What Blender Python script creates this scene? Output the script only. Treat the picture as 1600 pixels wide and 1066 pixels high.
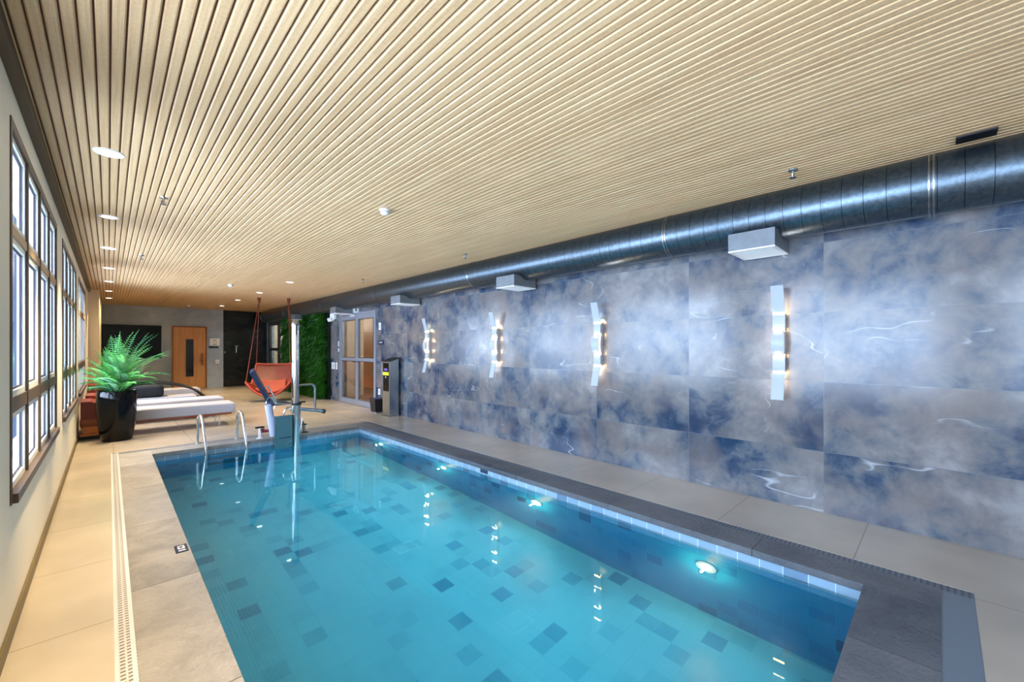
import bpy, bmesh, math, random
from mathutils import Vector, Matrix
random.seed(7)
SC = bpy.context.scene
C = SC.collection
PI = math.pi
for o in list(bpy.data.objects):
    bpy.data.objects.remove(o)

# ------------------------------------------------------------------ camera
F = 650.0
YAW = math.atan2(630, 650)
cd = bpy.data.cameras.new('camera')
cd.sensor_width = 36
cd.lens = F * 36 / 1600
cd.shift_y = 11 / 1600
cd.clip_start = 0.02
cam = bpy.data.objects.new('camera', cd)
C.objects.link(cam)
cam.location = (0, 0, 1.5)
cam.rotation_euler = (PI / 2, 0, -YAW)
SC.camera = cam

# ------------------------------------------------------------------ exposure
SC.view_settings.view_transform = 'Standard'
SC.view_settings.look = 'None'
SC.view_settings.exposure = 0.45
SC.view_settings.gamma = 1
SC.view_settings.use_curve_mapping = False
SC.cycles.use_denoising = True
SC.cycles.sample_clamp_indirect = 6
SC.cycles.max_bounces = 12
SC.cycles.diffuse_bounces = 6
SC.cycles.glossy_bounces = 5
SC.cycles.transmission_bounces = 8
SC.cycles.transparent_max_bounces = 12
SC.cycles.blur_glossy = 0.5

# ------------------------------------------------------------------ sky
W = bpy.data.worlds.new('sky')
SC.world = W
W.use_nodes = True
nt = W.node_tree
nt.nodes.clear()
wo = nt.nodes.new('ShaderNodeOutputWorld')
bg = nt.nodes.new('ShaderNodeBackground')
tc = nt.nodes.new('ShaderNodeTexCoord')
sp = nt.nodes.new('ShaderNodeSeparateXYZ')
r1 = nt.nodes.new('ShaderNodeValToRGB')       # sky boosted toward unseen -X to light the room, dim along the facade
mr = nt.nodes.new('ShaderNodeMapRange')
mr.inputs['From Min'].default_value = -1
mr.inputs['From Max'].default_value = 0
mr.inputs['To Min'].default_value = 1
mr.inputs['To Max'].default_value = 0
nt.links.new(tc.outputs['Generated'], sp.inputs[0])
nt.links.new(sp.outputs['X'], mr.inputs['Value'])
nt.links.new(mr.outputs[0], r1.inputs[0])
e = r1.color_ramp.elements
e[0].position = 0.15
e[0].color = (0.021, 0.030, 0.046, 1)
e[1].position = 0.8
e[1].color = (0.82, 0.90, 1.0, 1)
nt.links.new(r1.outputs[0], bg.inputs[0])
bg.inputs[1].default_value = 20.0
nt.links.new(bg.outputs[0], wo.inputs[0])

# ------------------------------------------------------------------ dimensions (metres)
XL, XR = -0.369, 4.67          # long walls
YB, YF = -3.2, 19.2            # end walls
ZC = 2.95                      # underside of the slatted ceiling
PX0, PX1, PY0, PY1 = 0.43, 3.44, 0.335, 7.75   # pool
ZW = -0.11                     # water level
ZP = -1.15                     # pool floor
WZ0, WZ1 = 0.68, 2.71          # window opening
WIN = [(-3.38 + 3.37 * k, -0.71 + 3.37 * k) for k in range(5)]   # opening along Y

def portal(y0, y1):
    l = bpy.data.lights.new('window_portal', 'AREA')
    l.shape = 'RECTANGLE'
    l.size = WZ1 - WZ0
    l.size_y = y1 - y0
    l.cycles.is_portal = True
    o = bpy.data.objects.new('window_portal', l)
    o.location = (XL - 0.16, (y0 + y1) / 2, (WZ0 + WZ1) / 2)
    o.rotation_euler = (0, -PI / 2, 0)
    C.objects.link(o)
for y0, y1 in WIN:
    portal(y0, y1)

def lamp(name, typ, loc, power, col, radius=0.05, rot=None, angle=None, blend=0.6):
    l = bpy.data.lights.new(name, typ)
    l.energy = power
    l.color = col
    l.shadow_soft_size = radius
    if typ == 'SPOT':
        l.spot_size = angle
        l.spot_blend = blend
    o = bpy.data.objects.new(name, l)
    o.location = loc
    if rot:
        o.rotation_euler = rot
    C.objects.link(o)
    return o

# ------------------------------------------------------------------ material helpers
def s2l(c):
    return tuple(((v / 255) / 12.92 if v / 255 <= 0.04045 else ((v / 255 + 0.055) / 1.055) ** 2.4) for v in c) + (1,)

def mat(name, col, rough=0.5, metal=0.0, emit=None, es=0.0, spec=None, coat=0.0, noise=None, bump=None, trans=0.0):
    """noise=(scale, amount) mottles the colour; bump=(scale, strength)"""
    m = bpy.data.materials.new(name)
    m.use_nodes = True
    t = m.node_tree
    b = t.nodes['Principled BSDF']
    b.inputs['Base Color'].default_value = s2l(col)
    b.inputs['Roughness'].default_value = rough
    b.inputs['Metallic'].default_value = metal
    if spec is not None:
        b.inputs['Specular IOR Level'].default_value = spec
    if coat:
        b.inputs['Coat Weight'].default_value = coat
        b.inputs['Coat Roughness'].default_value = 0.05
    if emit:
        b.inputs['Emission Color'].default_value = s2l(emit)
        b.inputs['Emission Strength'].default_value = es
    if noise:
        tcn = t.nodes.new('ShaderNodeTexCoord')
        n = t.nodes.new('ShaderNodeTexNoise')
        n.inputs['Scale'].default_value = noise[0]
        n.inputs['Detail'].default_value = 6
        r = t.nodes.new('ShaderNodeValToRGB')
        base = s2l(col)
        a = noise[1]
        r.color_ramp.elements[0].position = 0.3
        r.color_ramp.elements[1].position = 0.7
        r.color_ramp.elements[0].color = tuple(v * (1 - a) for v in base[:3]) + (1,)
        r.color_ramp.elements[1].color = tuple(min(1, v * (1 + a)) for v in base[:3]) + (1,)
        t.links.new(tcn.outputs['Object'], n.inputs['Vector'])
        t.links.new(n.outputs['Fac'], r.inputs[0])
        t.links.new(r.outputs[0], b.inputs['Base Color'])
    if bump:
        tcn = t.nodes.new('ShaderNodeTexCoord')
        n = t.nodes.new('ShaderNodeTexNoise')
        n.inputs['Scale'].default_value = bump[0]
        n.inputs['Detail'].default_value = 8
        bp = t.nodes.new('ShaderNodeBump')
        bp.inputs['Strength'].default_value = bump[1]
        bp.inputs['Distance'].default_value = 0.02
        t.links.new(tcn.outputs['Object'], n.inputs['Vector'])
        t.links.new(n.outputs['Fac'], bp.inputs['Height'])
        t.links.new(bp.outputs[0], b.inputs['Normal'])
    return m

class NT:
    """tiny wrapper to write node maths"""
    def __init__(s, m):
        s.t = m.node_tree
        s.b = s.t.nodes['Principled BSDF']
        s.tc = s.t.nodes.new('ShaderNodeTexCoord')
    def n(s, typ, **kw):
        x = s.t.nodes.new(typ)
        for k, v in kw.items():
            setattr(x, k, v)
        return x
    def put(s, sock, v):
        if hasattr(v, 'is_output') or isinstance(v, bpy.types.NodeSocket):
            s.t.links.new(v, sock)
        else:
            sock.default_value = v
    def m(s, op, a, b=0.0, c=0.0):
        x = s.n('ShaderNodeMath', operation=op)
        s.put(x.inputs[0], a); s.put(x.inputs[1], b); s.put(x.inputs[2], c)
        return x.outputs[0]
    def xyz(s, src=None):
        x = s.n('ShaderNodeSeparateXYZ')
        s.t.links.new(src or s.tc.outputs['Object'], x.inputs[0])
        return x.outputs
    def comb(s, a, b, c):
        x = s.n('ShaderNodeCombineXYZ')
        s.put(x.inputs[0], a); s.put(x.inputs[1], b); s.put(x.inputs[2], c)
        return x.outputs[0]
    def noise(s, vec, scale, detail=5, rough=0.5, dist=0.0):
        x = s.n('ShaderNodeTexNoise')
        if vec is not None:
            s.t.links.new(vec, x.inputs['Vector'])
        x.inputs['Scale'].default_value = scale
        x.inputs['Detail'].default_value = detail
        x.inputs['Roughness'].default_value = rough
        x.inputs['Distortion'].default_value = dist
        return x.outputs
    def ramp(s, fac, stops):
        x = s.n('ShaderNodeValToRGB')
        s.t.links.new(fac, x.inputs[0])
        el = x.color_ramp.elements
        while len(el) < len(stops):
            el.new(0.5)
        for q, (p, c) in zip(el, stops):
            q.position = min(p, 1.0)
            q.color = c if len(c) == 4 else s2l(c)
        return x.outputs[0]
    def mix(s, f, a, b, mode='MIX'):
        x = s.n('ShaderNodeMix', data_type='RGBA', blend_type=mode)
        s.put(x.inputs[0], f)
        s.put(x.inputs[6], a); s.put(x.inputs[7], b)
        return x.outputs[2]
    def white(s, vec):
        x = s.n('ShaderNodeTexWhiteNoise', noise_dimensions='3D')
        s.t.links.new(vec, x.inputs['Vector'])
        return x.outputs
    def joint(s, co, pitch, off, w):
        """1 on a joint line of width w every pitch along co; returns (line, cell)"""
        q = s.m('DIVIDE', s.m('SUBTRACT', co, off), pitch)
        fr = s.m('FRACT', q)
        d = s.m('MULTIPLY', s.m('MINIMUM', fr, s.m('SUBTRACT', 1.0, fr)), pitch)
        return s.m('LESS_THAN', d, w / 2), s.m('FLOOR', q)

def bare(name, rough):
    m = bpy.data.materials.new(name)
    m.use_nodes = True
    m.node_tree.nodes['Principled BSDF'].inputs['Roughness'].default_value = rough
    return m

# big polished marble-look wall tiles
def marble_wall():
    m = bare('slate marble tile', 0.22)
    k = NT(m)
    x, y, z = k.xyz()
    lv, cy = k.joint(y, 1.225, 0.744, 0.004)
    lh, cz = k.joint(z, 0.635, -0.08, 0.004)
    line = k.m('MAXIMUM', lv, lh)
    cell = k.comb(cy, cz, 3.7)
    wn = k.white(cell)
    sh = k.n('ShaderNodeVectorMath', operation='MULTIPLY_ADD')
    k.t.links.new(wn['Color'], sh.inputs[0])
    sh.inputs[1].default_value = (9, 9, 9)
    k.t.links.new(k.tc.outputs['Object'], sh.inputs[2])
    v = sh.outputs[0]
    big = k.noise(v, 1.45, 6, 0.55, 0.25)['Fac']
    med = k.noise(v, 5.0, 7, 0.62, 0.4)['Fac']
    f = k.m('ADD', k.m('MULTIPLY', big, 0.62), k.m('MULTIPLY', med, 0.38))
    col = k.ramp(f, [(0.39, (26, 48, 74)), (0.445, (54, 68, 88)), (0.495, (86, 91, 99)), (0.56, (106, 105, 107)), (0.66, (130, 128, 130))])
    # brown-grey clouds
    warm = k.noise(v, 1.7, 4, 0.5, 0.3)['Fac']
    wf = k.ramp(warm, [(0.48, (0, 0, 0, 1)), (0.66, (1, 1, 1, 1))])
    col = k.mix(k.m('MULTIPLY', wf, 0.6), col, s2l((102, 93, 90)))
    # white veins: thin bands around a noise level
    vm = k.n('ShaderNodeMapping')
    vm.inputs['Rotation'].default_value = (0.45, 0, 0)
    vm.inputs['Scale'].default_value = (1, 0.6, 2.0)
    k.t.links.new(v, vm.inputs['Vector'])
    ve = k.noise(vm.outputs[0], 0.75, 3, 0.5, 0.15)['Fac']
    vd = k.m('ABSOLUTE', k.m('SUBTRACT', ve, 0.5))
    vf = k.m('SUBTRACT', 1.0, k.m('MINIMUM', k.m('MULTIPLY', vd, 260.0), 1.0))
    gate = k.ramp(k.noise(v, 2.6, 2)['Fac'], [(0.52, (0, 0, 0, 1)), (0.66, (1, 1, 1, 1))])
    col = k.mix(k.m('MULTIPLY', k.m('MULTIPLY', vf, gate), 0.5), col, s2l((196, 202, 210)))
    tone = k.m('MULTIPLY_ADD', wn['Value'], 0.16, 0.92)
    tv = k.n('ShaderNodeVectorMath', operation='SCALE')
    k.t.links.new(col, tv.inputs[0]); k.t.links.new(tone, tv.inputs['Scale'])
    col = k.mix(line, tv.outputs[0], s2l((92, 98, 108)))
    k.t.links.new(col, k.b.inputs['Base Color'])
    k.put(k.b.inputs['Roughness'], k.m('MULTIPLY_ADD', med, 0.06, 0.17))
    k.b.inputs['Specular IOR Level'].default_value = 0.5
    # each tile sits at a very slightly different tilt
    g = k.n('ShaderNodeNewGeometry')
    w2 = k.white(k.comb(cz, cy, 1.3))
    tl = k.n('ShaderNodeVectorMath', operation='MULTIPLY_ADD')
    k.t.links.new(w2['Color'], tl.inputs[0])
    tl.inputs[1].default_value = (0, 0.03, 0.02)
    ad = k.n('ShaderNodeVectorMath', operation='ADD')
    k.t.links.new(g.outputs['Normal'], ad.inputs[0])
    ad.inputs[1].default_value = (0, -0.015, -0.01)
    k.t.links.new(ad.outputs[0], tl.inputs[2])
    nn = k.n('ShaderNodeVectorMath', operation='NORMALIZE')
    k.t.links.new(tl.outputs[0], nn.inputs[0])
    k.t.links.new(nn.outputs[0], k.b.inputs['Normal'])
    return m

def floor_tiles():
    m = bare('porcelain floor tile', 0.2)
    k = NT(m)
    x, y, z = k.xyz()
    l1, cy = k.joint(y, 0.919, 0.434, 0.006)
    l2, cx = k.joint(x, 0.919, 0.05, 0.006)
    wn = k.white(k.comb(cx, cy, 1.1))
    n = k.noise(k.tc.outputs['Object'], 1.3, 3, 0.5)['Fac']
    col = k.ramp(n, [(0.3, (148, 139, 128)), (0.7, (166, 156, 144))])
    tone = k.m('MULTIPLY_ADD', wn['Value'], 0.07, 0.95)
    tv = k.n('ShaderNodeVectorMath', operation='SCALE')
    k.t.links.new(col, tv.inputs[0]); k.t.links.new(tone, tv.inputs['Scale'])
    col = k.mix(k.m('MAXIMUM', l1, l2), tv.outputs[0], s2l((122, 112, 98)))
    k.t.links.new(col, k.b.inputs['Base Color'])
    k.put(k.b.inputs['Roughness'], k.m('MULTIPLY_ADD', n, 0.08, 0.2))
    return m

def stone(name, lo, hi, joints):
    m = bare(name, 0.55)
    k = NT(m)
    x, y, z = k.xyz()
    l1, cy = k.joint(joints[0] == 'x' and x or y, joints[1], joints[2], 0.006)
    wn = k.white(k.comb(cy, 4.2, 1.1))
    n = k.noise(k.tc.outputs['Object'], 3.0, 8, 0.7, 0.4)['Fac']
    f = k.m('ADD', k.m('MULTIPLY', n, 0.75), k.m('MULTIPLY', wn['Value'], 0.25))
    col = k.ramp(f, [(0.28, lo), (0.68, hi)])
    col = k.mix(l1, col, s2l(tuple(int(v * 0.6) for v in lo)))
    k.t.links.new(col, k.b.inputs['Base Color'])
    h = k.noise(k.tc.outputs['Object'], 34, 8, 0.7, 0.6)['Fac']
    h2 = k.noise(k.tc.outputs['Object'], 5, 4, 0.6, 1.0)['Fac']
    bp = k.n('ShaderNodeBump')
    bp.inputs['Strength'].default_value = 0.8
    bp.inputs['Distance'].default_value = 0.02
    k.t.links.new(k.m('ADD', h, h2), bp.inputs['Height'])
    k.t.links.new(bp.outputs[0], k.b.inputs['Normal'])
    k.b.inputs['Specular IOR Level'].default_value = 0.6
    return m

def pool_tiles(name, pitch, stops, grout):
    m = bare(name, 0.25)
    k = NT(m)
    x, y, z = k.xyz()
    jx, cx = k.joint(x, pitch, PX0 + 0.0007, 0.005)
    jy, cy = k.joint(y, pitch, PY0 + 0.0007, 0.005)
    jz, cz = k.joint(z, pitch, 0.0007, 0.005)
    g = k.n('ShaderNodeNewGeometry')
    gn = k.xyz(g.outputs['Normal'])
    ax = k.m('LESS_THAN', k.m('ABSOLUTE', gn[0]), 0.5)
    ay = k.m('LESS_THAN', k.m('ABSOLUTE', gn[1]), 0.5)
    az = k.m('LESS_THAN', k.m('ABSOLUTE', gn[2]), 0.5)
    line = k.m('MAXIMUM', k.m('MAXIMUM', k.m('MULTIPLY', jx, ax), k.m('MULTIPLY', jy, ay)), k.m('MULTIPLY', jz, az))
    wn = k.white(k.comb(k.m('MULTIPLY', cx, ax), k.m('MULTIPLY', cy, ay), k.m('MULTIPLY', cz, az)))
    n = k.noise(k.tc.outputs['Object'], 5, 6, 0.6)['Fac']
    n2 = k.noise(k.tc.outputs['Object'], 0.9, 3, 0.5)['Fac']
    # a scatter of clearly darker tiles, the rest close to one another
    f = k.m('ADD', k.m('POWER', wn['Value'], 7.0), k.m('MULTIPLY', k.m('SUBTRACT', n, 0.5), 0.35))
    f = k.m('ADD', f, k.m('MULTIPLY', k.m('SUBTRACT', n2, 0.5), 0.9))
    col = k.ramp(f, stops)
    col = k.mix(line, col, s2l(grout))
    k.t.links.new(col, k.b.inputs['Base Color'])
    return m

def wood(name, lo, hi, axis, rough=0.45, scale=1.0):
    m = bare(name, rough)
    k = NT(m)
    mp = k.n('ShaderNodeMapping')
    sc = {'x': (0.6, 14, 14), 'y': (14, 0.6, 14), 'z': (14, 14, 0.6)}[axis]
    mp.inputs['Scale'].default_value = tuple(v * scale for v in sc)
    k.t.links.new(k.tc.outputs['Object'], mp.inputs['Vector'])
    n = k.noise(mp.outputs[0], 2.0, 8, 0.65, 0.4)['Fac']
    col = k.ramp(n, [(0.3, lo), (0.7, hi)])
    k.t.links.new(col, k.b.inputs['Base Color'])
    return m

def ceiling_wood():
    m = bare('light oak slat', 0.4)
    k = NT(m)
    x, y, z = k.xyz()
    cell = k.m('FLOOR', k.m('DIVIDE', x, 0.0536))
    seg = k.m('FLOOR', k.m('ADD', k.m('DIVIDE', y, 2.75), k.m('MULTIPLY', 0.37, cell)))
    wn = k.white(k.comb(cell, seg, 0.7))
    mp = k.n('ShaderNodeMapping')
    mp.inputs['Scale'].default_value = (60, 1.2, 60)
    k.t.links.new(k.tc.outputs['Object'], mp.inputs['Vector'])
    n = k.noise(mp.outputs[0], 1.0, 6, 0.7, 0.3)['Fac']
    n2 = k.noise(k.tc.outputs['Object'], 60, 3, 0.6)['Fac']
    f = k.m('ADD', k.m('ADD', k.m('MULTIPLY', n, 0.6), k.m('MULTIPLY', n2, 0.25)), k.m('MULTIPLY', wn['Value'], 0.07))
    col = k.ramp(f, [(0.34, (180, 145, 104)), (0.6, (212, 180, 137))])
    k.t.links.new(col, k.b.inputs['Base Color'])
    return m

def glass_pane(name, tint, gloss=0.12):
    """thin pane: mostly clear, a mirror share that grows at grazing angles"""
    m = bpy.data.materials.new(name)
    m.use_nodes = True
    t = m.node_tree
    t.nodes.clear()
    out = t.nodes.new('ShaderNodeOutputMaterial')
    tr = t.nodes.new('ShaderNodeBsdfTransparent')
    tr.inputs[0].default_value = s2l(tint)
    gl = t.nodes.new('ShaderNodeBsdfGlossy')
    gl.inputs['Roughness'].default_value = 0.02
    lw = t.nodes.new('ShaderNodeFresnel')
    lw.inputs[0].default_value = 1.45
    mx = t.nodes.new('ShaderNodeMixShader')
    ge = t.nodes.new('ShaderNodeNewGeometry')
    iv = t.nodes.new('ShaderNodeMath'); iv.operation = 'SUBTRACT'; iv.inputs[0].default_value = 1
    ml = t.nodes.new('ShaderNodeMath'); ml.operation = 'MULTIPLY'
    t.links.new(ge.outputs['Backfacing'], iv.inputs[1])
    t.links.new(lw.outputs[0], ml.inputs[0]); t.links.new(iv.outputs[0], ml.inputs[1])
    t.links.new(ml.outputs[0], mx.inputs[0])
    t.links.new(tr.outputs[0], mx.inputs[1])
    t.links.new(gl.outputs[0], mx.inputs[2])
    t.links.new(mx.outputs[0], out.inputs[0])
    return m

def water_mat():
    m = bpy.data.materials.new('pool water')
    m.use_nodes = True
    t = m.node_tree
    t.nodes.clear()
    out = t.nodes.new('ShaderNodeOutputMaterial')
    g = t.nodes.new('ShaderNodeBsdfGlass')
    g.inputs['Color'].default_value = (0.80, 0.97, 1.0, 1)
    g.inputs['Roughness'].default_value = 0.0
    g.inputs['IOR'].default_value = 1.333
    tcn = t.nodes.new('ShaderNodeTexCoord')
    n = t.nodes.new('ShaderNodeTexNoise')
    n.inputs['Scale'].default_value = 2.2
    n.inputs['Detail'].default_value = 2
    bp = t.nodes.new('ShaderNodeBump')
    bp.inputs['Strength'].default_value = 0.014
    bp.inputs['Distance'].default_value = 0.02
    t.links.new(tcn.outputs['Object'], n.inputs['Vector'])
    t.links.new(n.outputs['Fac'], bp.inputs['Height'])
    t.links.new(bp.outputs[0], g.inputs['Normal'])
    t.links.new(g.outputs[0], out.inputs[0])
    return m

def black_tiles():
    m = bare('black glazed brick tile', 0.25)
    k = NT(m)
    x, y, z = k.xyz()
    br = k.n('ShaderNodeTexBrick')
    k.t.links.new(k.comb(k.m('ADD', x, y), z, 0.0), br.inputs['Vector'])
    br.inputs['Scale'].default_value = 1.0
    br.inputs['Brick Width'].default_value = 0.24
    br.inputs['Row Height'].default_value = 0.08
    br.inputs['Mortar Size'].default_value = 0.004
    br.inputs['Color1'].default_value = s2l((16, 20, 22))
    br.inputs['Color2'].default_value = s2l((28, 34, 37))
    br.inputs['Mortar'].default_value = s2l((8, 9, 10))
    k.t.links.new(br.outputs['Color'], k.b.inputs['Base Color'])
    return m

def brick_blue():
    m = bare('pale blue brick', 0.5)
    k = NT(m)
    x, y, z = k.xyz()
    br = k.n('ShaderNodeTexBrick')
    k.t.links.new(k.comb(y, z, 0.0), br.inputs['Vector'])
    br.inputs['Scale'].default_value = 1.0
    br.inputs['Brick Width'].default_value = 0.3
    br.inputs['Row Height'].default_value = 0.1
    br.inputs['Mortar Size'].default_value = 0.012
    br.inputs['Color1'].default_value = s2l((140, 175, 195))
    br.inputs['Color2'].default_value = s2l((110, 150, 175))
    br.inputs['Mortar'].default_value = s2l((80, 110, 130))
    k.t.links.new(br.outputs['Color'], k.b.inputs['Base Color'])
    return m

def concrete():
    m = bare('grey burnished plaster', 0.5)
    k = NT(m)
    n = k.noise(k.tc.outputs['Object'], 1.3, 7, 0.6, 0.5)['Fac']
    col = k.ramp(n, [(0.3, (136, 152, 176)), (0.7, (172, 186, 202))])
    k.t.links.new(col, k.b.inputs['Base Color'])
    return m

def duct_metal():
    m = bare('galvanised duct steel', 0.3)
    k = NT(m)
    x, y, z = k.xyz()
    seam, c = k.joint(y, 0.135, 0.02, 0.005)
    n = k.noise(k.tc.outputs['Object'], 30, 4, 0.7)['Fac']
    col = k.ramp(n, [(0.3, (72, 84, 94)), (0.7, (98, 110, 120))])
    col = k.mix(seam, col, s2l((48, 54, 60)))
    k.t.links.new(col, k.b.inputs['Base Color'])
    k.b.inputs['Metallic'].default_value = 0.9
    k.put(k.b.inputs['Roughness'], k.m('MULTIPLY_ADD', n, 0.2, 0.22))
    bp = k.n('ShaderNodeBump')
    bp.inputs['Strength'].default_value = 0.12
    bp.inputs['Distance'].default_value = 0.01
    k.t.links.new(k.m('ADD', seam, k.m('MULTIPLY', n, 0.3)), bp.inputs['Height'])
    k.t.links.new(bp.outputs[0], k.b.inputs['Normal'])
    return m

def grate(name, col, dark, axis):
    m = bare(name, 0.35)
    k = NT(m)
    x, y, z = k.xyz()
    a, b = (y, x) if axis == 'y' else (x, y)
    l1, _ = k.joint(a, 0.03, 0.0, 0.013)
    l2, _ = k.joint(b, 0.027, 0.007, 0.008)
    f = k.m('MULTIPLY', l1, k.m('SUBTRACT', 1.0, l2))
    k.t.links.new(k.mix(f, s2l(col), s2l(dark)), k.b.inputs['Base Color'])
    return m

M = dict(
    marble=marble_wall(), floor=floor_tiles(), ceil=ceiling_wood(), black_tile=black_tiles(), brick=brick_blue(),
    concrete=concrete(), duct=duct_metal(), water=water_mat(),
    groove=mat('dark groove backing', (84, 48, 36), 0.8),
    stone_l=stone('light grey coping stone', (104, 100, 98), (154, 148, 142), ('y', 1.24, 0.98)),
    stone_r=stone('dark grey coping stone', (56, 62, 72), (98, 100, 106), ('y', 1.24, 0.98)),  # coping on the marble side set darker than the window side
    stone_x=stone('grey coping stone', (92, 92, 94), (140, 136, 132), ('x', 1.24, 0.28)),
    stone_n=stone('dark cool grey coping stone', (60, 66, 76), (104, 106, 110), ('x', 1.24, 0.28)),
    ptile=pool_tiles('water tinted pool tile', 0.149, [(0.0, (16, 122, 164)), (0.45, (8, 104, 150)), (0.75, (4, 84, 128)), (1.0, (3, 62, 102))], (26, 126, 164)),  # tint of water-filtered light put into the wall tile colour
    pfloor=pool_tiles('water tinted floor tile', 0.149, [(0.0, (96, 178, 196)), (0.4, (78, 162, 184)), (0.7, (58, 140, 166)), (1.0, (40, 120, 152))], (86, 168, 188)),  # paler water tint put into the floor tile colour
    btile=pool_tiles('grey blue border tile', 0.149, [(0.0, (126, 150, 170)), (0.4, (112, 138, 160)), (0.9, (86, 110, 136))], (180, 200, 214)),
    grate_l=grate('white drain grate', (168, 165, 164), (96, 92, 90), 'y'),
    grate_r=grate('grey drain grate', (84, 92, 102), (20, 24, 30), 'y'),
    grate_x=grate('grey cross drain grate', (110, 116, 124), (84, 90, 98), 'x'),
    channel=mat('grey channel cover', (96, 106, 118), 0.4),
    wall_l=mat('warm white paint', (232, 228, 216), 0.6, noise=(1.2, 0.04)),
    wall_b=mat('cream paint', (214, 203, 180), 0.6),
    base=mat('olive brown skirting', (92, 78, 48), 0.4),
    trim=mat('dark brown trim', (72, 56, 42), 0.5),
    brown=mat('brown window frame', (80, 66, 58), 0.45),
    tan=mat('lit brown transom', (176, 150, 122), 0.45),  # lighter copy of the frame wood, light on it put into the colour
    white_sash=mat('white aluminium sash', (225, 232, 236), 0.35),
    gasket=mat('dark violet gasket', (40, 34, 52), 0.6),
    pane=glass_pane('window glass', (235, 244, 255)),
    pane_d=glass_pane('door glass', (220, 222, 224)),
    alu=mat('grey door aluminium', (138, 142, 152), 0.35, 0.3),
    dark_alu=mat('charcoal door aluminium', (52, 58, 66), 0.4, 0.3),
    oak=wood('honey oak door', (172, 118, 70), (206, 154, 102), 'z'),
    oak_dark=wood('oak door frame', (120, 74, 40), (150, 98, 58), 'z'),
    red_wood=wood('reddish stained wood', (112, 44, 22), (150, 66, 34), 'x'),
    orange_wood=wood('orange wood', (190, 104, 44), (216, 130, 62), 'x'),
    panel_wood=wood('corridor oak panel', (176, 124, 78), (206, 158, 108), 'z'),
    curtain=mat('pale corridor wall', (205, 196, 184), 0.8),
    slit=mat('dark door glass', (26, 28, 32), 0.08),
    black=mat('matt black', (14, 15, 17), 0.5),
    black_gloss=mat('glossy black planter', (5, 6, 8), 0.12, spec=0.25),
    screen=mat('dark screen glass', (8, 12, 12), 0.12, spec=0.15),
    white=mat('white plastic', (232, 234, 236), 0.4),
    grey_p=mat('light grey plastic', (172, 174, 178), 0.4),
    galv=mat('galvanised box', (112, 118, 124), 0.4, 0.35, noise=(14, 0.1)),
    galv_d=mat('dark galvanised box', (78, 84, 90), 0.4, 0.5),
    louvre=mat('grille louvre', (205, 203, 198), 0.4),
    chrome=mat('polished stainless steel', (214, 218, 222), 0.1, 1.0),
    steel=mat('brushed stainless steel', (170, 176, 182), 0.25, 1.0),
    sconce=mat('white sconce metal', (160, 168, 180), 0.35),
    glow=mat('warm led strip', (255, 230, 180), 0.5, emit=(255, 206, 130), es=26),
    lens=mat('white led lens', (255, 250, 240), 0.5, emit=(255, 238, 210), es=5),
    poolglow=mat('pool lamp lens', (255, 250, 220), 0.5, emit=(255, 246, 196), es=14),
    fabric=mat('pale grey outdoor fabric', (166, 166, 176), 0.85, bump=(180, 0.15), noise=(30, 0.05)),
    navy=mat('dark navy cushion', (20, 27, 36), 0.8),
    navy_mesh=mat('navy mesh fabric', (22, 40, 74), 0.6),
    terracotta=mat('terracotta leather', (108, 30, 16), 0.45, noise=(9, 0.12), bump=(60, 0.12)),
    terracotta_l=mat('orange terracotta cushion', (150, 50, 28), 0.6, noise=(9, 0.1), bump=(60, 0.2)),
    rope=mat('brown rope', (112, 46, 26), 0.8),
    battery=mat('pale lavender tube', (176, 180, 206), 0.35),
    teal_box=mat('water tinted steel lift box', (96, 128, 138), 0.3, 0.6),  # teal reflection of the pool water put into the steel colour
    red=mat('dark red pad', (120, 34, 44), 0.5),
    green_metal=mat('dark green valve', (24, 78, 74), 0.4),
    soil=mat('dark soil', (40, 30, 22), 0.95, bump=(60, 0.6)),
    yellow=mat('yellow label', (214, 226, 40), 0.5),
    purple=mat('violet label', (96, 70, 160), 0.5),
    navy_plate=mat('navy sign plate', (18, 28, 54), 0.4),
    smoke=mat('white detector', (235, 236, 236), 0.4),
)

def leafmat(name, lo, hi):
    m = bare(name, 0.45)
    k = NT(m)
    n = k.noise(k.tc.outputs['Object'], 9, 4, 0.6)['Fac']
    oi = k.n('ShaderNodeObjectInfo')
    f = k.m('ADD', k.m('MULTIPLY', n, 0.6), k.m('MULTIPLY', oi.outputs['Random'], 0.4))
    k.t.links.new(k.ramp(f, [(0.3, lo), (0.7, hi)]), k.b.inputs['Base Color'])
    k.b.inputs['Subsurface Weight'].default_value = 0.0
    t = m.node_tree
    tr = t.nodes.new('ShaderNodeBsdfTranslucent')
    tr.inputs[0].default_value = s2l(hi)
    mx = t.nodes.new('ShaderNodeMixShader')
    mx.inputs[0].default_value = 0.2
    out = [q for q in t.nodes if q.type == 'OUTPUT_MATERIAL'][0]
    t.links.new(k.b.outputs[0], mx.inputs[1])
    t.links.new(tr.outputs[0], mx.inputs[2])
    t.links.new(mx.outputs[0], out.inputs[0])
    return m
M['frond'] = leafmat('green palm frond', (8, 78, 44), (108, 194, 100))
M['moss'] = leafmat('living wall foliage', (6, 52, 8), (72, 160, 40))

# ------------------------------------------------------------------ mesh helpers
def B():
    return bmesh.new()

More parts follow.
